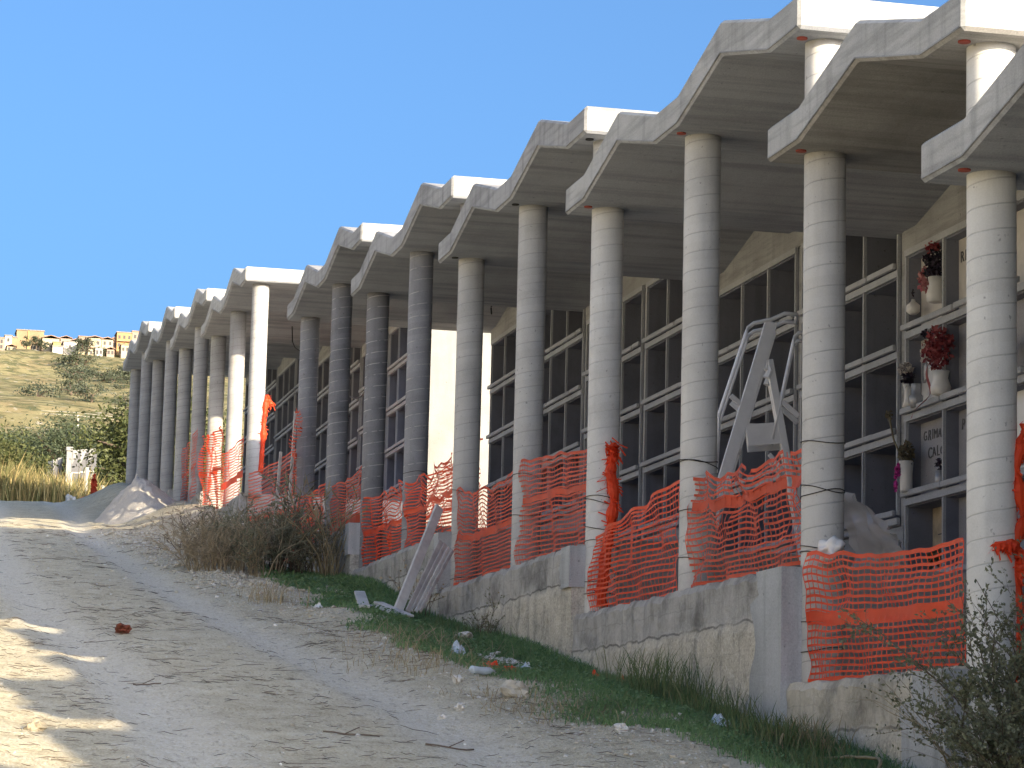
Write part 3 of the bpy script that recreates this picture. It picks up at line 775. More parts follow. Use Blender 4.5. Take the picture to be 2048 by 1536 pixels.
# ------------------------------------------------------------------ ladder
def ladder():
    Z0_ = zf['C']
    root = empty('step_ladder', (2.0, .9, Z0_), 'tall aluminium platform stepladder with tube handrails standing behind the torn net', 'ladder')
    X = 2.2
    for k, (ox, oy) in enumerate(((0, 0), (-.46, .15))):
        x = X+ox
        def Q(y, z): return (x, y+oy, z)
        def bar(nm, a, c, w, t):
            b = MB(); b.beam(Q(*a), Q(*c), t, w, up=(1, 0, 0)); return b.build(nm, M['alu'], root, bevel=.006)
        bar('stile', (.29, Z0_), (1.14, 4.81), .03, .13)
        bar('rear_leg', (1.62, Z0_), (1.12, 4.42), .03, .08)
        b = MB(); b.tube([Q(1.08, 4.31), Q(1.11, 4.38), Q(1.13, 4.31), Q(1.1, 4.23)], .037, 8); b.build('hinge', M['alu'], root)
        b = MB(); b.tube([Q(.57, 3.3), Q(.585, 3.57), Q(.60, 3.83), Q(.87, 4.66), Q(.895, 4.73), Q(.955, 4.78), Q(1.14, 4.83), Q(1.28, 4.90), Q(1.41, 4.90)], .021, 8); b.build('handrail', M['alu'], root, smooth=True)
        b = MB(); b.tube([Q(1.16, 3.61), Q(1.24, 3.97), Q(1.37, 4.59), Q(1.39, 4.67), Q(1.43, 4.71), Q(1.50, 4.71)], .019, 8); b.build('handrail', M['alu'], root, smooth=True)
        bar('brace', (.72, 4.03), (.91, 3.88), .02, .055); bar('brace', (1.26, 4.0), (1.44, 3.86), .02, .055); bar('brace', (1.13, 3.46), (1.30, 3.28), .02, .045)
        b = MB(); b.obox(Matrix.Translation(Q(1.09, 3.66)) @ Matrix.Rotation(R(7), 4, 'X'), .012, .20, .11); b.build('side_plate', M['alu'], root, bevel=.004)
    def slat(nm, y, w, z, t):
        b = MB(); b.v = [(X, y, z), (X-.46, y+.15, z), (X-.46, y+.15+w, z), (X, y+w, z), (X, y, z+t), (X-.46, y+.15, z+t), (X-.46, y+.15+w, z+t), (X, y+w, z+t)]
        for q in ((0, 3, 2, 1), (4, 5, 6, 7), (0, 1, 5, 4), (2, 3, 7, 6), (0, 4, 7, 3), (1, 2, 6, 5)): b.face(*q)
        b.build(nm, M['alu'], root)
    for k in range(6):
        t = .07+k*.095; slat('step', lerp(.29, 1.14, t), .08, lerp(Z0_, 4.81, t), .03)
    slat('platform', .88, .42, 3.72, .04)
    b = MB(); b.tube([(X, 1.41, 4.90), (X-.46, 1.56, 4.90)], .019, 8); b.build('guard_bar', M['alu'], root, smooth=True)
ladder()

# ------------------------------------------------------------------ leaning and lying boards
def board(label, a, c, w, t, mat='board', up=(0, 0, 1), group='loose boards by the wall'):
    b = MB(); b.beam(a, c, w, t, up); return b.build('wooden_plank', M[mat], None, label=label, cat='plank', group=group, origin=a, bevel=.006)
zb = zg(-5.3, -1.3)
board('longest pale plank leaning on the wall, broad face to the road', (-5.1, -1.22, zb+.02), (-6.62, -.42, 3.70), .125, .045, 'board_w', (1, .4, .2))
board('dark edged plank leaning just behind the longest plank', (-4.95, -1.12, zb+.02), (-6.05, -.50, 3.20), .07, .03, 'board', (1, .4, .2))
board('grey narrow batten leaning third in the stack of planks', (-4.9, -1.075, zb+.02), (-6.0, -.455, 3.17), .05, .02, 'board', (1, .4, .2))
board('thin batten leaning fourth in the stack of planks', (-4.85, -1.035, zb+.02), (-5.95, -.415, 3.12), .045, .02, 'board_w', (1, .4, .2))
board('innermost thin batten leaning nearest the wall', (-4.8, -.995, zb+.02), (-5.9, -.375, 3.08), .045, .02, 'board', (1, .4, .2))
board('short pale board lying askew in the grass left of the leaning planks', (-6.7, -1.42, zg(-6.7, -1.42)+.18), (-4.3, -1.78, zg(-4.3, -1.78)+.06), .14, .035, 'board_w')
board('broken white board lying flat at the foot of the leaning planks', (-4.9, -1.5, zg(-4.9, -1.5)+.1), (-4.0, -1.28, zg(-4.0, -1.28)+.08), .13, .03, 'board_w')
board('small white slat lying under the leaning planks', (-4.6, -1.62, zg(-4.6, -1.62)+.06), (-3.9, -1.5, zg(-3.9, -1.5)+.05), .10, .025, 'board_w')
# ------------------------------------------------------------------ cables, plastic
def cable(label, pts, r=.012):
    P = []
    V_ = [Vector(p) for p in pts]
    for i in range(len(V_)-1):
        for k in range(5): P.append(V_[i].lerp(V_[i+1], k/5))
    P.append(V_[-1]); b = MB(); b.tube(P, r, 6); b.build('hanging_cable', M['cable'], None, label=label, cat='cable', group='black cable ends hanging from the ceilings', origin=pts[0], smooth=True)
def onsoff(m, X, Y): return soffit_at(m, X)+.01
cable('short black cable end under the ceiling above the sunlit far wall', [(-14.6, 2, 8.57), (-14.58, 2, 7.95), (-14.68, 2, 7.86), (-14.63, 2, 7.75)])
cable('curled black cable under the ceiling right of the sunlit column', [(-32.7, 1.4, 10.44), (-32.56, 1.4, 10.07), (-32.14, 1.4, 9.87), (-31.36, 1.4, 9.67)])
cable('black cable sagging between two dark columns', [(-27.9, 1.8, 8.75), (-26.9, 1.8, 8.06), (-26.16, 1.8, 7.92), (-25.58, 1.8, 7.88), (-25.19, 1.8, 7.93), (-23.9, 1.8, 8.7)])
b = MB(); nn = 16
for i in range(nn+1):
    for j in range(nn+1):
        u, v = i/nn, j/nn
        b.vert((4.6+1.35*u+.08*noise.noise(Vector((u*3, v*3, 1))), .95+.25*v+.14*noise.noise(Vector((u*5, v*5, 5))), lerp(2.88-.52*u**1.4, 2.05, v)+.07*noise.noise(Vector((u*6, v*6, 8)))))
for i in range(nn):
    for j in range(nn): a = i*(nn+1)+j; b.face(a, a+1, a+nn+2, a+nn+1)
b.build('plastic_sheet', M['plastic'], None, smooth=True, label='crumpled translucent plastic sheet draped behind the orange net at right', cat='plastic sheet', origin=(5.3, 1.0, 1.95))
b = MB(); b.blob((7.28, -.05, 2.03), (.16, .07, .09), 3, 3, .5)
b.build('white_bag', M['white'], None, smooth=True, label='white plastic bag caught on the top left corner of the bright orange net', cat='bag', origin=(7.28, -.05, 1.95))

# ------------------------------------------------------------------ gravel heap
b = MB(); nr_, na = 44, 110
CX, CY = -39.5, -1.35; zc = zg(CX, CY)
b.vert((CX, CY, zc+1.15))
def pile_pt(r, a):
    X = CX+math.cos(a)*r*3.0; Y = CY+math.sin(a)*r*1.0
    h = 1.12*(1-r)**1.0 if r < 1 else 0
    h = 1.0*max(0, 1-r*1.02)**.95 + (.10*fbm(X*1.3, Y*2, 4)+.05*fbm(X*5, Y*7, 4))*min(1, 4*(1-r))
    return (X, Y, zg(X, Y)-.04+h)
for i in range(1, nr_+1):
    for k in range(na): b.vert(pile_pt(i/nr_, 2*math.pi*k/na))
for k in range(na): b.face(0, 1+k, 1+(k+1) % na)
for i in range(nr_-1):
    for k in range(na):
        a = 1+i*na; b.face(a+k, a+na+k, a+na+(k+1) % na, a+(k+1) % na)
mp = NT('gravel', .95, .1); gg = mp.noise(30, 4, .8)
mp.color(mp.ramp(gg, [(.3, (.46, .43, .38)), (.7, (.72, .68, .62))])); mp.bump(gg, .03, 1)
b.build('gravel_heap', mp.mat, None, smooth=True, label='pale conical heap of gravel in front of the far columns', cat='gravel heap', origin=(CX, CY, zc))

# ------------------------------------------------------------------ ground litter
def stone(label, X, Y, r, mat='rock_w', name='rock', cat='stone', group=None, fl=.7, seed=None):
    s_ = seed or rnd.uniform(0, 99); b = MB(); b.blob((X, Y, zg(X, Y)+r[2]*.55 if len(r) > 2 else 0), r, s_, 3, .45)
    return b.build(name, M[mat], None, label=label, cat=cat, group=group, origin=(X, Y, zg(X, Y)))
stone('crumbly sunlit clod of earth at the lower left', 9.35, -6.42, (.06, .065, .05), 'clod', seed=4.2)
stone('large grey brown clod on the verge below the water bottle', 5.75, -2.27, (.14, .11, .08), 'rock', seed=6.1)
stone('pale round stone left of the water bottle', 4.75, -2.55, (.05, .045, .035), seed=3.3)
stone('white stone on the road edge, lowest of the three near the clod', 7.38, -3.22, (.035, .03, .02), seed=8.8)
stone('angular cream stone on the road edge, above the lowest white one', 7.0, -3.0, (.045, .04, .03), seed=9.4)
stone('grey and white broken stone in the grass near the bottom centre', 8.55, -2.12, (.055, .05, .035), seed=2.4)
stone('flat pale stone lying in grass below the plaster corner', 7.5, -1.38, (.07, .05, .025), seed=5.4)
stone('flat grey stone half sunk at the top of the verge', -2.0, -1.05, (.3, .10, .06), seed=5.9)
stone('rust brown lump of scrap lying in the middle of the track', -.45, -5.0, (.20, .085, .06), 'rust', 'rusty_scrap', 'scrap', seed=7.7)
b = MB(); zz = zg(4.37, -2.25)+.06
b.tube([(4.45, -2.36, zz-.01), (4.44, -2.35, zz), (4.40, -2.29, zz), (4.36, -2.23, zz-.005), (4.32, -2.17, zz), (4.29, -2.13, zz), (4.28, -2.11, zz)], [.028, .036, .030, .036, .034, .014, .013], 12)
b.build('plastic_bottle', M['bottle'], None, smooth=True, label='crushed clear plastic bottle lying on the verge', cat='bottle', origin=(4.37, -2.2, zz-.06))
def rag(label, X, Y, sx, sy, h, mat, seed, name='litter_bag', cat='litter'):
    b = MB(); n = 12
    for i in range(n+1):
        for j in range(n+1):
            u, v = i/n-.5, j/n-.5; e = 1-.25*abs(noise.noise(Vector((u*3, v*3, seed))))
            x = X+u*sx*e; y = Y+v*sy*e
            b.vert((x, y, zg(x, y)+.02+h*max(0, 1-4*(u*u+v*v))*(.6+.8*noise.noise(Vector((u*6, v*6, seed+3))))))
    for i in range(n):
        for j in range(n): a = i*(n+1)+j; b.face(a, a+n+1, a+n+2, a+1)
    b.build(name, M[mat], None, label=label, cat=cat, origin=(X, Y, zg(X, Y)))
rag('larger scrap of orange net lying in the grass, left one of two', 2.95, -1.83, .45, .20, .10, 'net', 1, 'net_scrap')
rag('smaller scrap of orange net lying in the grass, right one of two', 3.6, -1.8, .35, .16, .08, 'net', 2, 'net_scrap')
rag('yellow orange wrapper at the foot of the wall', 2.2, -.62, .25, .12, .12, 'net', 3, 'wrapper')
rag('orange scrap in the tall grass at the wall, right of the wrapper', 2.8, -.52, .22, .1, .12, 'net', 4, 'net_scrap')
rag('pale blue torn plastic bag in the grass beside the rubble', .8, -1.7, .45, .16, .16, 'bottle', 5)
rag('crumpled clear plastic at the right of the rubble patch', 1.9, -1.25, .4, .15, .12, 'bottle', 6)
rag('dusty clear plastic lying in grass under the wall crack', 7.0, -.85, .3, .2, .10, 'bottle', 7)
rag('small white paper scrap in the upper grass', -6.4, -2.0, .4, .10, .08, 'white', 8, 'paper_scrap')
rag('tiny blue white plastic scrap left of the leaning planks', -5.3, -1.35, .3, .08, .1, 'bottle', 9)
rag('white scrap lying in grass below the plaster corner', 8.35, -.95, .14, .06, .05, 'white', 10, 'paper_scrap')
# mixed rubble patch
b = MB()
for _ in range(120):
    X, Y = rnd.gauss(1.0, .35), rnd.gauss(-1.3, .13); r = rnd.uniform(.012, .035); b.blob((X, Y, zg(X, Y)+.02+rnd.random()*.03), (r*1.5, r, r*.7), rnd.random()*50, 1, .5)
b.build('rubble', M['rock_w'], None, label='patch of small mixed rubble in the grass under the wall', cat='rubble', kind='stuff')
# pebbles
b = MB(); b2 = MB()
for k in range(9500):
    if k % 4 == 0: X = rnd.uniform(-30, 16); Y = rnd.uniform(-7.8, -.6)
    else: X = rnd.uniform(-32, 12); Y = rnd.gauss(-2.4, .45)
    if Y > -.4: continue
    r0 = yR(X)
    if min(abs(Y-r0), abs(Y-r0+2.05)) < .35 and rnd.random() < .8: continue
    r = rnd.uniform(.005, .012)*(1+1.3*(rnd.random() < .05)); r *= lerp(1, 1.8, sst(-X, 0, 25))
    (b if rnd.random() < .72 else b2).blob((X, Y, zg(X, Y)+r*.3), (r*rnd.uniform(.8, 1.6), r, r*.7), rnd.random()*80, 1, .5)
b.build('pebbles', M['rock'], None, kind='stuff', label='brownish pebbles strewn over the track and verge', cat='pebbles')
b2.build('pale_pebbles', M['rock_w'], None, kind='stuff', label='whitish pebbles strewn over the track and verge', cat='pebbles')
# rubble stones near the far bushes
b = MB()
for k in range(420):
    X = rnd.uniform(-33, -9); Y = rnd.gauss(-2.0, .45); r = rnd.uniform(.015, .05)
    if Y > -.4: continue
    b.blob((X, Y, zg(X, Y)+r*.3), (r*rnd.uniform(1, 2), r, r*.7), rnd.random()*80, 1, .6)
b.build('scattered_rubble', M['rock'], None, kind='stuff', label='broken stones strewn on the far verge before the dry bushes', cat='rubble')
# fallen twigs and needles
b = MB()
for k in range(3600):
    X = rnd.uniform(-36, 17) if k % 2 else rnd.uniform(-5, 14); Y = rnd.uniform(-8.2, -1.6)
    r0 = yR(X)
    if min(abs(Y-r0), abs(Y-r0+2.05)) < .3 and rnd.random() < .75: continue
    if noise.noise(Vector((X*.5, Y*1.1, 20))) < -.12 and rnd.random() < .8: continue
    L_ = rnd.uniform(.04, .17)*(1 + (rnd.random() < .04)*1.6)*lerp(1, 1.7, sst(-X, -5, 25)); a = rnd.gauss(1.4, .5); w = rnd.uniform(.0016, .0036)*lerp(1, 1.7, sst(-X, -8, 25))
    pts = []; cv = rnd.uniform(-.5, .5)
    for q in range(4):
        t = q/3-.5; aa = a+cv*t; x = X+math.cos(aa)*L_*t; y = Y+math.sin(aa)*L_*t; pts.append((x, y, zg(x, y)+w+.003+.012*rnd.random()))
    b.tube(pts, [w*.6, w, w, w*.5], 3)
b.build('fallen_twigs', M['twig'], None, kind='stuff', label='dark twigs and needles fallen across the dirt track', cat='twigs')
# named larger twigs
for k, (X, Y, L_, a, lb) in enumerate([(8.9, -4.2, .42, 1.2, 'forked dark twig on the middle of the track near the bottom edge'), (5.2, -5.3, .3, .8, 'short curved twig between the ruts'), (9.6, -3.6, .4, 1.9, 'long thin twig close to the bottom edge of the track')]):
    b = MB(); P = []
    for q in range(6):
        t = q/5-.5; x = X+math.cos(a+.5*t)*L_*t; y = Y+math.sin(a+.5*t)*L_*t; P.append((x, y, zg(x, y)+.012))
    b.tube(P, .006, 5); b.tube([P[2], (P[2][0]+.05, P[2][1]+.1, P[2][2]+.05)], .004, 4)
    b.build('fallen_twig', M['bark'], None, label=lb, cat='twig', origin=P[0])

# ------------------------------------------------------------------ grass
def blade(b, X, Y, z, h, w, lean=.5, seg=2):
    a = rnd.uniform(0, 2*math.pi); dx, dy = math.cos(a), math.sin(a); ln = rnd.uniform(.1, lean)*h
    fx, fy = rnd.gauss(0, 1), rnd.gauss(0, 1); l = math.hypot(fx, fy)+1e-6; fx, fy = fx/l*w, fy/l*w
    p0 = b.vert((X-fx, Y-fy, z)); p1 = b.vert((X+fx, Y+fy, z)); q = (p0, p1)
    for k in range(1, seg):
        t = k/seg; X2 = X+dx*ln*t*t; Y2 = Y+dy*ln*t*t; r = 1-.35*t
        c0 = b.vert((X2-fx*r, Y2-fy*r, z+h*t)); c1 = b.vert((X2+fx*r, Y2+fy*r, z+h*t)); b.face(q[0], q[1], c1, c0); q = (c0, c1)
    t_ = b.vert((X+dx*ln, Y+dy*ln, z+h*(1-.15*ln/h))); b.face(q[0], q[1], t_)
b = MB(); cnt = 0
while cnt < 62000:
    X = 13-29*rnd.random()**1.15; Y = rnd.uniform(-2.9, -.3); g = grassmask(X, Y)
    if rnd.random() > g: 
        cnt += .15; continue
    cnt += 1
    far = sst(-X, -8, 12)
    h = rnd.uniform(.035, .10)*(1+.7*sst(Y, -1.2, -.4)); w = rnd.uniform(.003, .006)*lerp(1, 2.0, far)
    blade(b, X, Y, zg(X, Y)-.005, h, w, 1.1)
b.build('grass', M['grass'], None, kind='stuff', label='short dark green grass along the foot of the wall', cat='grass')
b = MB(); cnt = 0
while cnt < 26000:   # small round weed leaves lying low
    X = 13-29*rnd.random()**1.1; Y = rnd.uniform(-2.7, -.3)
    if rnd.random() > grassmask(X, Y)*(.5+.9*noise.noise(Vector((X*1.1, Y*1.5, 40)))): cnt += .1; continue
    cnt += 1; s_ = rnd.uniform(.008, .018)*lerp(1, 1.7, sst(-X, -8, 12)); z = zg(X, Y)+rnd.uniform(.01, .09)
    n_ = Vector((rnd.gauss(0, .5), rnd.gauss(0, .5), 1)).normalized(); u = n_.orthogonal().normalized(); w_ = n_.cross(u); p = Vector((X, Y, z))
    b.quad(p-u*s_, p-w_*s_*.8, p+u*s_, p+w_*s_*.8)
b.build('low_weeds', M['grass'], None, kind='stuff', label='low leafy weeds mixed in the grass by the wall', cat='weeds')
def tuft(label, X, Y, n, hmin, hmax, rad, mat='grass2', lean=.5, w=.004):
    b = MB()
    for _ in range(n):
        x = rnd.gauss(X, rad*1.2); y = min(-.33, rnd.gauss(Y, rad*.55)); blade(b, x, y, zg(x, y)-.01, rnd.uniform(hmin, hmax), w*rnd.uniform(.6, 1.2), lean, 4)
    b.build('grass_tuft', M[mat], None, label=label, cat='grass tuft', group='tall grass tufts against the wall', origin=(X, Y, zg(X, Y)))
tuft('tall grass tuft against the ochre wall left of the plaster corner', 4.6, -.62, 420, .15, .52, .35)
tuft('thin tall grass just under the plaster corner', 6.3, -.6, 300, .1, .42, .3)
tuft('dense long grass clump at the bottom right in front of the low wall', 8.4, -.8, 600, .08, .30, .30, w=.005)
tuft('long grass at the bottom edge below the low wall', 10.2, -1.15, 350, .06, .22, .3, w=.005)
tuft('dry straw tuft beside the pale garden hose', 8.6, -.65, 160, .1, .32, .2, 'straw', .9)
tuft('straw coloured tuft at the head of the grass', -7.4, -2.5, 140, .1, .4, .35, 'straw', .9)
tuft('sparse straw stalks on the verge near the water bottle', 3.0, -2.5, 220, .05, .22, .6, 'straw', 1.2)
tuft('dry stalks on the verge by the clod', 6.4, -2.3, 300, .03, .16, .6, 'straw', 1.4)
tuft('dark grass tuft at the wall foot behind the leaning planks', -3.6, -.6, 260, .1, .3, .5)
tuft('brown dead stems in the middle of the verge', .0, -1.85, 260, .06, .24, .6, 'shrub_b', 1.3)
# pale garden hose by the low wall
b = MB(); P = []
for k in range(60):
    t = k/59; a = t*5.2; P.append((10.0-1.4*t+.25*math.cos(a), -.78+.22*math.sin(a)*(1-.3*t), zg(10.0-1.4*t, -.78)+.10+.05*math.sin(a*1.3)))
b.tube(P, .012, 7); b.build('garden_hose', M['straw'], None, smooth=True, label='pale hose looping over the grass at the foot of the low wall', cat='hose', origin=P[0])

# ------------------------------------------------------------------ shrubs
def shrub(name, label, base, spread, height, nstem, leaves, lsize, lmat, smat='bark', lean=.8, fork=3, thin=.006, slender=.3, start=.25, group=None, cat='shrub', bias=(0, 0), droop=.1, ltype='leaf'):
    root = empty(name, base, label, cat, group)
    st = MB(); lf = MB()
    def leaf(p, d):
        s_ = lsize*rnd.uniform(.6, 1.3)
        u = (d+Vector((rnd.gauss(0, .6), rnd.gauss(0, .6), rnd.gauss(0, .6)))).normalized(); w = u.cross(Vector((rnd.gauss(0, 1), rnd.gauss(0, 1), rnd.gauss(0, 1)))).normalized()*s_*slender
        lf.quad(p, p+u*s_*.5-w, p+u*s_, p+u*s_*.5+w)
    def stem(p, d, L, r, depth):
        n = 7; P = [p]; q = p.copy(); dd = d.copy()
        for k in range(n):
            dd = (dd+Vector((rnd.gauss(0, .12), rnd.gauss(0, .12), rnd.gauss(0, .08)-droop*k/n))).normalized(); q = q+dd*L/n; P.append(q.copy())
        st.tube(P, [r*(1-.75*k/n) for k in range(n+1)], 4 if r < .01 else 6, cap=False)
        nl = int(leaves*(L/height)*(1.0 if depth else .7))
        for _ in range(nl):
            t = rnd.uniform(start if depth == 0 else .05, 1); i = min(n-1, int(t*n)); pp = P[i].lerp(P[i+1], t*n-i); leaf(pp+Vector((rnd.gauss(0, .006), rnd.gauss(0, .006), rnd.gauss(0, .006))), (P[i+1]-P[i]).normalized())
        if depth < fork:
            for _ in range(rnd.choice((2, 3, 3)) if depth < 2 else 2):
                t = rnd.uniform(.3, .95); i = min(n-1, int(t*n)); bd = ((P[i+1]-P[i]).normalized()+Vector((rnd.gauss(0, .5), rnd.gauss(0, .5), rnd.gauss(.1, .35)))).normalized()
                stem(P[i], bd, L*rnd.uniform(.35, .6), r*.55, depth+1)
    for k in range(nstem):
        a = rnd.uniform(0, 2*math.pi); rr = rnd.random()**.5
        p = Vector((base[0]+spread[0]*.5*rr*math.cos(a), base[1]+spread[1]*.5*rr*math.sin(a), 0)); p.z = zg(p.x, p.y)-.03
        d = Vector((math.cos(a)*rr*lean*spread[0]*.6+bias[0]+rnd.gauss(0, .12), math.sin(a)*rr*lean*spread[1]*.8+bias[1]+rnd.gauss(0, .12), 1)).normalized()
        stem(p, d, height*rnd.uniform(.55, 1.1), thin*rnd.uniform(.7, 1.3), 0)
    st.build('stems', M[smat], root); lf.build('foliage', M[lmat], root)
    return root
def at(X, Y, dz=0): return (X, Y, zg(X, Y)+dz)
shrub('leafy_shrub', 'olive leaved shrub in the right foreground reaching up the nearest column', at(12.4, -.32), (1.1, .8), 1.5, 52, 84, .032, 'olive', lean=.45, fork=3, thin=.007, slender=.26, bias=(.02, .06), start=.1)
shrub('leafy_shrub', 'dense low olive shrub filling the bottom right corner', at(12.9, -.35), (1.1, .8), 1.1, 60, 130, .032, 'olive', lean=.5, fork=3, thin=.006, slender=.3, start=.05)
shrub('leafy_shrub', 'bare twiggy shrub fanning left over the orange net', at(11.6, -.42), (.6, .5), 1.0, 20, 16, .026, 'olive', smat='straw', lean=.9, fork=2, thin=.004, bias=(-.35, -.22), start=.4)
shrub('dry_shrub', 'brown dry shrub on the verge, left part of the thicket', at(-15.5, -2.15), (2.4, 1.2), .85, 90, 16, .085, 'shrub_b', 'shrub_b', lean=.5, fork=2, thin=.009, slender=.07, start=.2)
shrub('dry_shrub', 'grey green reedy shrub in the middle of the thicket', at(-15.0, -1.7), (2.4, .9), 1.0, 80, 17, .10, 'shrub_g', 'shrub_b', lean=.45, fork=2, thin=.009, slender=.08, start=.15)
shrub('dry_shrub', 'dark green shrub at the right of the thicket near the wall end', at(-15.2, -1.15), (1.8, .6), .85, 60, 30, .08, 'shrub_g', 'bark', lean=.5, fork=2, thin=.008, slender=.1, start=.1)
shrub('reed_clump', 'dead reed clump leaning at the wall corner', at(-14.6, -.62), (1.0, .4), 1.5, 50, 9, .26, 'straw', 'straw', lean=.5, fork=0, thin=.010, slender=.045, start=.3, droop=.25, cat='reeds')
shrub('reed_clump', 'dark curling reed with long leaves in front of the last dark column', at(-17.0, -.6), (.8, .4), 1.75, 12, 13, .30, 'shrub_g', 'bark', lean=.4, fork=1, thin=.012, slender=.05, start=.35, droop=.15, cat='reeds')
shrub('dry_shrub', 'low dark branches reaching left over the gravel edge', at(-18.5, -2.0), (3.0, .8), .9, 36, 10, .10, 'bark', 'bark', lean=.8, fork=2, thin=.010, slender=.08)
shrub('dead_weed', 'dead thistle like weed standing against the low wall left of the planks', at(-6.6, -.65), (.5, .3), .75, 7, 7, .04, 'shrub_b', 'bark', lean=.8, fork=2, thin=.008, slender=.4, start=.5, cat='weed')
shrub('dead_weed', 'small dark weed at the wall foot under the leaning planks', at(-3.3, -.5), (.5, .2), .45, 9, 10, .03, 'shrub_g', 'bark', lean=.8, fork=2, thin=.006, slender=.4, cat='weed')
shrub('dead_weed', 'thin dry stalk bent over on the upper grass', at(-5.2, -2.35), (.1, .1), .45, 2, 3, .03, 'straw', 'straw', fork=0, thin=.006, cat='weed')

# ------------------------------------------------------------------ trees and background
def tree(name, label, base, rad, height, n, lsize, lmat, trunk_h=None, clumps=26, cat='tree', group=None, slender=.45, seed=1):
    root = empty(name, base, label, cat, group)
    c = Vector((base[0], base[1], base[2]+height-rad[2]))
    lf = MB(); tr = MB(); cl = []
    for k in range(clumps):
        d = Vector((rnd.gauss(0, 1), rnd.gauss(0, 1), rnd.gauss(.15, .9))).normalized()*rnd.uniform(.45, 1.0)
        cl.append((Vector((c.x+d.x*rad[0], c.y+d.y*rad[1], c.z+d.z*rad[2])), rnd.uniform(.22, .42)))
    B = Vector(base)
    tr.tube([B-Vector((0, 0, .2)), B.lerp(c, .4)+Vector((.05*rad[0], 0, 0)), c], [rad[0]*.10, rad[0]*.075, rad[0]*.03], 7)
    for q, s_ in cl[::2]:
        a = B.lerp(c, rnd.uniform(.3, .8)); tr.tube([a, a.lerp(q, .5)+Vector((0, 0, .1*rad[2])), q], [rad[0]*.04, rad[0]*.025, rad[0]*.01], 5, cap=False)
    for _ in range(n):
        q, s_ = rnd.choice(cl); d = Vector((rnd.gauss(0, .5), rnd.gauss(0, .5), rnd.gauss(0, .42)))
        p = q+Vector((d.x*rad[0]*s_*1.3, d.y*rad[1]*s_*1.3, d.z*rad[2]*s_*1.3))
        s2 = lsize*rnd.uniform(.5, 1.3); u = Vector((rnd.gauss(0, 1), rnd.gauss(0, 1), rnd.gauss(0, .8))).normalized(); w = u.cross(Vector((rnd.gauss(0, 1), rnd.gauss(0, 1), rnd.gauss(0, 1)))).normalized()*slender
        lf.quad(p-u*s2*.5, p-w*s2*.5, p+u*s2*.5, p+w*s2*.5)
    tr.build('trunk', M['bark'], root, smooth=True); lf.build('crown', M[lmat], root)
    return root
GT = 'trees and bushes beyond the crest of the track'
tree('olive_tree', 'large dark olive tree right beside the farthest columns', at(-78, 2.6), (3.2, 2.35, 2.3), 5.6, 15000, .20, 'tree_a', clumps=60, group=GT)
tree('olive_tree', 'olive tree behind the large one, filling the space next to the columns', at(-84, 4.6), (3, 2.6, 2.4), 5.8, 8000, .22, 'tree_a', clumps=40, group=GT)
tree('leafy_tree', 'bright green bushy tree at the left edge of the picture', at(-92, -3.3), (3.0, 2.4, 2.2), 4.8, 11000, .2, 'tree_b', clumps=50, group=GT)
tree('leafy_tree', 'lower green bush just right of the left edge tree', at(-93, -1.9), (2.4, 1.7, 1.7), 4.3, 7000, .2, 'tree_b', clumps=36, group=GT)
tree('leafy_tree', 'rounded grey green tree above the far stepped tombs', at(-172, 5.6), (5, 3.6, 2.8), 6.2, 8000, .24, 'tree_c', clumps=34, group=GT)
tree('leafy_tree', 'wide bush behind the rounded grey green tree', at(-180, 1.5), (5, 4.5, 2.2), 4.6, 9000, .32, 'tree_c', clumps=40, group=GT)
tree('leafy_tree', 'green bush left of centre behind the reeds', at(-106, -2.6), (3, 2.6, 2.0), 4.6, 7000, .24, 'tree_b', clumps=34, group=GT)
tree('leafy_tree', 'far bush at the foot of the hillside', at(-190, 6.5), (6, 6, 2.4), 4.2, 7000, .42, 'tree_a', clumps=34, group=GT)
tree('leafy_tree', 'second far bush at the foot of the hillside, left side', at(-205, .5), (6, 5, 2.2), 4.2, 6000, .45, 'tree_b', clumps=34, group=GT)
# dry reeds
b = MB()
for _ in range(15000):
    X = rnd.uniform(-80, -66); Y = rnd.uniform(-6.5, .2)
    if Y > -1.0 and rnd.random() < .45: continue
    blade(b, X, Y, zg(X, Y)-.05, rnd.uniform(.8, 2.2)*(.75+.5*noise.noise(Vector((X*.4, Y*1.2, 3)))), rnd.uniform(.012, .03), .45, 3)
b.build('dry_reeds', M['reed'], None, kind='stuff', label='thicket of yellow dry reeds beyond the crest of the track', cat='reeds')
# hillside bushes
GH = 'bushes dotted over the far hillside'
k = 0
whr = ['under the village', 'below the big brown building', 'midway up the slope', 'above the terraces', 'near the white rail', 'low on the slope', 'left of the gully', 'beside the bare rocks']
siz = ['large grey green bush', 'small dark bush', 'rounded prickly bush', 'spreading olive bush', 'ragged green bush']
for i in range(30):
    if i < 20: X = rnd.uniform(-1000, -760); fy = rnd.uniform(.48, 1.05)
    else: X = rnd.uniform(-720, -230); fy = rnd.uniform(0, 1.05)
    # hillside strip that the picture can see: between these bearings
    d = 28-X; Y = -7.5+d*lerp(.038, .092, fy); r = lerp(.7, 4.6, (-X)/1000)*rnd.uniform(.6, 1.3)
    tree('hillside_bush', '%s on the hill %s, number %d in from the left' % (siz[i % 5], whr[i % 8], i+1) if False else '%s %s on the far dry hill' % (siz[i % 5], whr[(i*3) % 8]), (X, Y, zg(X, Y)-.3), (r*1.5, r*1.4, r*.75), r*1.4, 700, r*.16, 'hbush', clumps=12, cat='bush', group=GH, slender=.7)

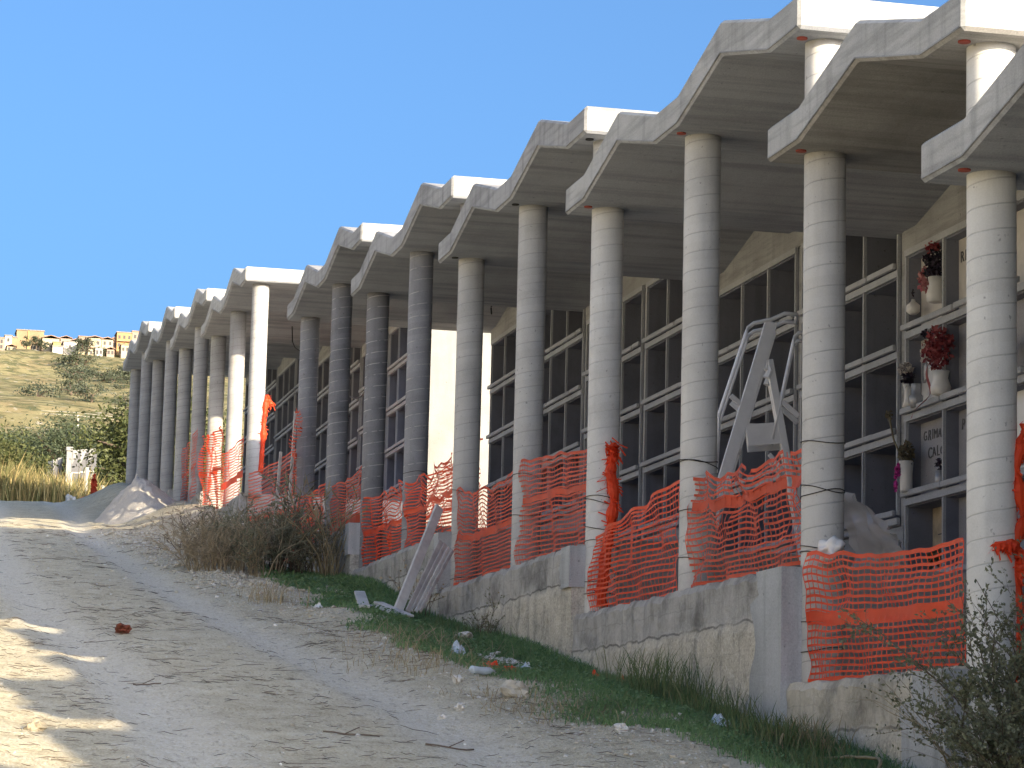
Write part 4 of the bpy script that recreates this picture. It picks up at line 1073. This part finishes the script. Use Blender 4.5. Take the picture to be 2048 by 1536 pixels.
# ------------------------------------------------------------------ village
def wallmat(n, c): return plain(n, scl(c, .62), .9, .1, .12, .25)
HM = {'tan': wallmat('house_tan', (.45, .33, .20)), 'cream': wallmat('house_cream', (.68, .58, .40)), 'white': wallmat('house_white', (.75, .71, .62)), 'ochre': wallmat('house_ochre', (.66, .42, .20)), 'pink': wallmat('house_pink', (.55, .42, .33)), 'yellow': wallmat('house_yellow', (.72, .56, .22)), 'grey': wallmat('house_grey', (.40, .37, .33))}
RM = plain('roof_tiles', (.34, .22, .15), .9, .1, .2, .3); WM = plain('window_dark', (.05, .045, .04), .4)
def house(label, y0, y1, zb_, zt_, c, X=-1250, dep=12, pitch=0, win=(2, 2), balcony=False):
    zb_ -= 3
    root = empty('village_house', (X, (y0+y1)/2, zb_), label, 'house', 'houses of the hilltop village')
    b = MB(); b.box(X-dep, X, y0, y1, zb_, zt_)
    b.build('wall', HM[c], root)
    r = MB()
    if pitch:
        ym = (y0+y1)/2; o = .5
        q = [(X+o, y0-o, zt_), (X+o, y1+o, zt_), (X+o, ym, zt_+pitch), (X-dep-o, y0-o, zt_), (X-dep-o, y1+o, zt_), (X-dep-o, ym, zt_+pitch)]
        q += [(x, y, z-.3) for x, y, z in q]; r.v = q
        for f in ((0, 1, 2), (3, 5, 4), (0, 2, 5, 3), (1, 4, 5, 2), (6, 8, 7), (9, 10, 11), (0, 6, 7, 1), (3, 4, 10, 9), (0, 3, 9, 6), (1, 7, 10, 4)): r.face(*f)
    else: r.box(X-dep-.3, X+.4, y0-.3, y1+.3, zt_, zt_+.45)
    r.build('roof', RM if pitch or c in ('cream', 'pink') else HM['grey'], root)
    nw, nf = win
    for i in range(nw):
        for j in range(nf):
            yy = lerp(y0, y1, (i+.5)/nw); zz = lerp(zb_+3.5, zt_, (j+.45)/nf)
            w = MB(); w.box(X-.1, X+.06, yy-.55, yy+.55, zz-.9, zz+.8); w.build('window', WM, root)
    if balcony:
        w = MB(); w.box(X+.05, X+1.5, y0+.5, y1-.5, (zb_+3+zt_)/2-.3, (zb_+3+zt_)/2); w.build('balcony', RM, root)
house('grey house cut by the left edge of the village', 40.5, 45.8, 199.7, 205.3, 'pink')
house('narrow white house second from the left of the village', 45.9, 49.2, 199.3, 206.6, 'white', win=(1, 2))
house('plain tan house between the narrow white one and the big brown block', 49.3, 51.6, 199.8, 206.3, 'tan', X=-1252, win=(0, 0))
house('big windowless brown block, largest building of the village', 51.4, 64.0, 202.0, 210.3, 'tan', X=-1254, dep=14, win=(0, 0))
b = MB(); b.box(-1253.95, -1253.6, 56.6, 57.1, 200, 210.6); b.build('corner_strip', HM['yellow'], bpy.data.objects['village_house.003'])
house('cream house with brown tiled roof right of the big brown block', 63.2, 71.0, 200.4, 207.0, 'cream', pitch=1.2, win=(3, 1))
house('tall cream house peeking over behind the big brown block', 64.2, 69.6, 205, 209.4, 'white', X=-1262, win=(0, 0))
house('small yellow house below the cream house', 67.6, 71.0, 197.6, 203.0, 'yellow', X=-1238, win=(1, 1))
house('low white hut at the edge of the slope under the village', 66.6, 71.2, 195.0, 199.0, 'white', X=-1225, win=(0, 0))
house('pale pink house with sloping roof in the village centre', 71.6, 76.6, 202.2, 207.4, 'pink', pitch=1.0, win=(2, 1))
house('white house with terrace in the village centre', 72.6, 78.5, 199.5, 204.2, 'white', X=-1242, win=(1, 1))
house('low white house at the dip in the village skyline', 76.8, 80.2, 201.5, 206.4, 'white', pitch=.8, win=(1, 1))
house('tan house at the left end of the right hand group', 80.4, 85.0, 203.0, 209.2, 'pink', X=-1256, win=(1, 1))
house('cream villa with balconies in the right hand group', 84.5, 90.6, 198.5, 208.4, 'cream', win=(2, 2), pitch=.8, balcony=True)
house('cream villa with red brown door beside the balcony villa', 90.8, 96.0, 200.2, 208.0, 'cream', win=(2, 2), pitch=1.0)
house('small pink house squeezed between the villa and the ochre house', 96.1, 97.6, 203.0, 209.0, 'pink', X=-1253, win=(1, 1))
house('two storey ochre house with dark balcony line near the roofs of the colonnade', 97.7, 104.6, 203.4, 211.4, 'ochre', win=(3, 2), balcony=True)
house('brown and white house at the right end of the village', 104.8, 113.0, 203.6, 212.2, 'pink', win=(3, 2))
for i, (a, b_, z0, z1, c, X) in enumerate([(64.5, 68.2, 203, 207.6, 'white', -1290), (68.8, 72.6, 203, 208.4, 'cream', -1300), (72.8, 75.6, 204, 208.9, 'pink', -1295), (75.9, 78.6, 203, 207.6, 'cream', -1300), (85.6, 89.0, 205, 210.4, 'white', -1300), (89.4, 93.0, 205, 209.8, 'cream', -1310), (93.6, 96.6, 205, 211.0, 'tan', -1305), (79.2, 82.0, 199.5, 203.4, 'cream', -1236), (86.2, 89.5, 195.8, 199.6, 'white', -1226), (91.5, 95.0, 196.2, 200.0, 'pink', -1228), (98.6, 102.4, 199.0, 203.0, 'cream', -1234), (46.5, 50.5, 196.5, 199.8, 'cream', -1236), (58.0, 61.0, 197.6, 200.6, 'white', -1234)]):
    house(['white upper house behind the cream tiled house', 'cream upper house at the middle of the skyline', 'pink upper house in the middle of the skyline', 'cream upper house left of the skyline dip', 'white upper house behind the balcony villa', 'cream upper house behind the two villas', 'tan upper house left of the ochre house', 'cream lower house under the skyline dip', 'white lower house under the balcony villa', 'pink lower house under the villa with the red brown door', 'cream lower house under the ochre house', 'cream lower house under the narrow white one', 'white shed in the trees under the big brown block'][i], a, b_, z0, z1, c, X=X, pitch=.8*(i % 2), win=(2, 1))
for i, (y, z, s_) in enumerate([(55, 200.5, 3.2), (59.5, 200.8, 3.6), (62.5, 200.2, 2.8), (80.5, 202.5, 3.4), (83, 202.2, 3.6), (90.5, 198, 3.2)]):
    tree('village_tree', ['dark green tree under the big brown block, left', 'broad green tree under the middle of the big brown block', 'small green tree at the right foot of the big brown block', 'dark tree at the dip in the village skyline', 'dark tree just right of the skyline dip', 'round tree under the balcony villa'][i], (-1230, y, z-3), (s_, s_, s_*.7), s_*1.7, 700, .6, 'hbush', clumps=12, group='trees in the village', slender=.7)
# far stepped tombs beyond the crest
def far_tombs(label, X0_, Y0_, n, zt0, step, dx):
    root = empty('stepped_tombs', (X0_, Y0_, zt0-4), label, 'burial building', 'stepped tomb blocks beyond the crest')
    b = MB(); t = MB(); s_ = MB()
    for k in range(n):
        x = X0_-k*.6; y = Y0_+k*dx; z = zt0+step*k
        b.box(x-3, x, y, y+dx-.01, z-4.2, z)
        t.v += [(x+.02, y+.02, z), (x+.02, y+dx*.85, z+.05), (x+.02, y+.02, z-.95+.02), (x-.4, y+.02, z), (x-.4, y+dx*.85, z+.05), (x-.4, y+.02, z-.95)]
        q = len(t.v)-6
        for f in ((0, 2, 1), (3, 4, 5), (0, 1, 4, 3), (1, 2, 5, 4), (0, 3, 5, 2)): t.face(*[q+i for i in f])
        for r in range(3): s_.box(x, x+.08, y, y+dx-.02, z-1.5-.8*r, z-1.42-.8*r)
    b.build('wall', M['tomb'], root); t.build('gable_end', M['endwall'], root); s_.build('shelf', M['board'], root)
far_tombs('grey stepped tomb block with three sunlit triangular ends beside the olive tree', -148, 4.45, 3, 21.3, .14, .56)
far_tombs('lower stepped tomb block with sunlit triangles left of the pale pillar', -149, 3.0, 3, 20.6, .2, .34)
b = MB(); b.box(-147.2, -146.8, 4.02, 4.36, 16.5, 21.1); b.box(-147.3, -146.7, 3.97, 4.41, 21.1, 21.35); b.build('stone_pillar', M['endwall'], None, label='pale square pillar between the two far tomb blocks', cat='pillar', origin=(-147, 4.2, 16.5), bevel=.02)
GP = 'fence posts along the edge beyond the crest'
for i, (X, Y, h, lb) in enumerate([(-69, -.42, 1.75, 'tall white fence post beside the dry reeds'), (-69, -.98, 1.5, 'white fence post half hidden in the reeds, left of the tall one'), (-70, .25, 1.2, 'short pale fence post near the hanging red net'), (-70, .62, 1.1, 'pale post between the red net and the gravel heap'), (-71, .95, 1.0, 'rightmost short post under the olive tree')]):
    z = zg(X, Y); b = MB(); b.beam((X, Y, z-.3), (X+.03, Y+.03, z+h), .11, .09); b.build('fence_post', M['pole'], None, label=lb, cat='post', group=GP, origin=(X, Y, z), bevel=.01)
b = MB(); petals(b, (-60.3, -.78, zg(-60.3, -.8)+.42), (.12, .10, .45), 500, .06); petals(b, (-60.3, -.9, zg(-60.3, -.9)+.08), (.2, .26, .08), 200, .06)
b.build('red_net_heap', M['net_dull'], None, label='dark red net heaped over a stake at the crest of the track', cat='net heap', origin=(-60.3, -.8, zg(-60.3, -.8)))
stone('white stone on the crest of the track left of the red net', -62.5, -1.35, (.22, .16, .2), 'rock_w')
b = MB(); zz = zg(-64.5, .9); b.box(-65, -64.4, .45, .95, zz-.1, zz+.75); b.build('concrete_block', M['endwall'], None, label='small grey concrete block between the red net and gravel heap', cat='block', origin=(-64.7, .7, zz), bevel=.03)
# white rail and cable on the hill, pole
zz = lambda X, Y: zg(X, Y)
b = MB(); P = [(-400, 16.5+1.0*i, zg(-400, 16.5+1.0*i)+1.1) for i in range(13)]
b.tube(P, .03, 4); b.tube([(x, y, z-.45) for x, y, z in P], .03, 4)
b.build('road_rail', HM['white'], None, label='thin white guard rail crossing the hillside above the far tombs', cat='guard rail', origin=P[0])
b = MB(); X, Y = -300, 15.3; b.beam((X, Y, zg(X, Y)-.5), (X, Y, zg(X, Y)+2.6), .22, .22); b.build('concrete_pole', HM['white'], None, label='short white pole standing on the lower hillside', cat='pole', origin=(X, Y, zg(X, Y)))

# ------------------------------------------------------------------ camera, light, world
f_, pit, rol, yaw = 5465.85, R(8.5828), R(1.4238), R(76.938)
cam = bpy.data.cameras.new('camera'); co = bpy.data.objects.new('camera', cam); col.objects.link(co)
cam.sensor_width = 36; cam.lens = 36*f_/2048; cam.clip_end = 5000; cam.clip_start = .1
fh = Vector((-math.sin(yaw), math.cos(yaw), 0)); rt = Vector((math.cos(yaw), math.sin(yaw), 0))
F = fh*math.cos(pit)+Vector((0, 0, math.sin(pit))); U = -fh*math.sin(pit)+Vector((0, 0, math.cos(pit)))
r2 = rt*math.cos(rol)+U*math.sin(rol); u2 = -rt*math.sin(rol)+U*math.cos(rol)
co.matrix_world = Matrix.Translation((28.11, -7.545, 0)) @ Matrix((r2, u2, -F)).transposed().to_4x4()
sc.camera = co
sd = Vector((1, .45, .268)).normalized()
sun = bpy.data.lights.new('sun', 'SUN'); so = bpy.data.objects.new('sun', sun); col.objects.link(so)
sun.energy = 2.0; sun.angle = R(.5); sun.color = (1, .84, .60)
so.rotation_mode = 'QUATERNION'; so.rotation_quaternion = sd.to_track_quat('Z', 'Y'); so.location = (40, 40, 30)
w = bpy.data.worlds.new('World'); sc.world = w; w.use_nodes = True
nt = w.node_tree; bg = nt.nodes['Background']
sky = nt.nodes.new('ShaderNodeTexSky'); sky.sky_type = 'NISHITA'; sky.sun_disc = False
sky.sun_elevation = math.asin(sd.z); sky.sun_rotation = math.atan2(sd.x, sd.y); sky.altitude = 400; sky.air_density = .6; sky.dust_density = 8; sky.ozone_density = 8.5
tint = nt.nodes.new('ShaderNodeMix'); tint.data_type = 'RGBA'; tint.blend_type = 'MULTIPLY'; tint.inputs[0].default_value = 1
tint.inputs[7].default_value = (1, .69, .45, 1)      # the camera's warm white balance
nt.links.new(sky.outputs[0], tint.inputs[6]); nt.links.new(tint.outputs[2], bg.inputs[0]); bg.inputs[1].default_value = .15
vs = sc.view_settings; vs.view_transform = 'Standard'; vs.look = 'None'; vs.exposure = 2.5; vs.gamma = 1; vs.use_curve_mapping = False
try:
    sc.cycles.use_denoising = True; sc.cycles.denoiser = 'OPENIMAGEDENOISE'
    sc.cycles.max_bounces = 6; sc.cycles.diffuse_bounces = 4; sc.cycles.transparent_max_bounces = 12
except Exception as ex: print(ex)
for o in bpy.data.objects:
    if '_w' in o.keys(): del o['_w']
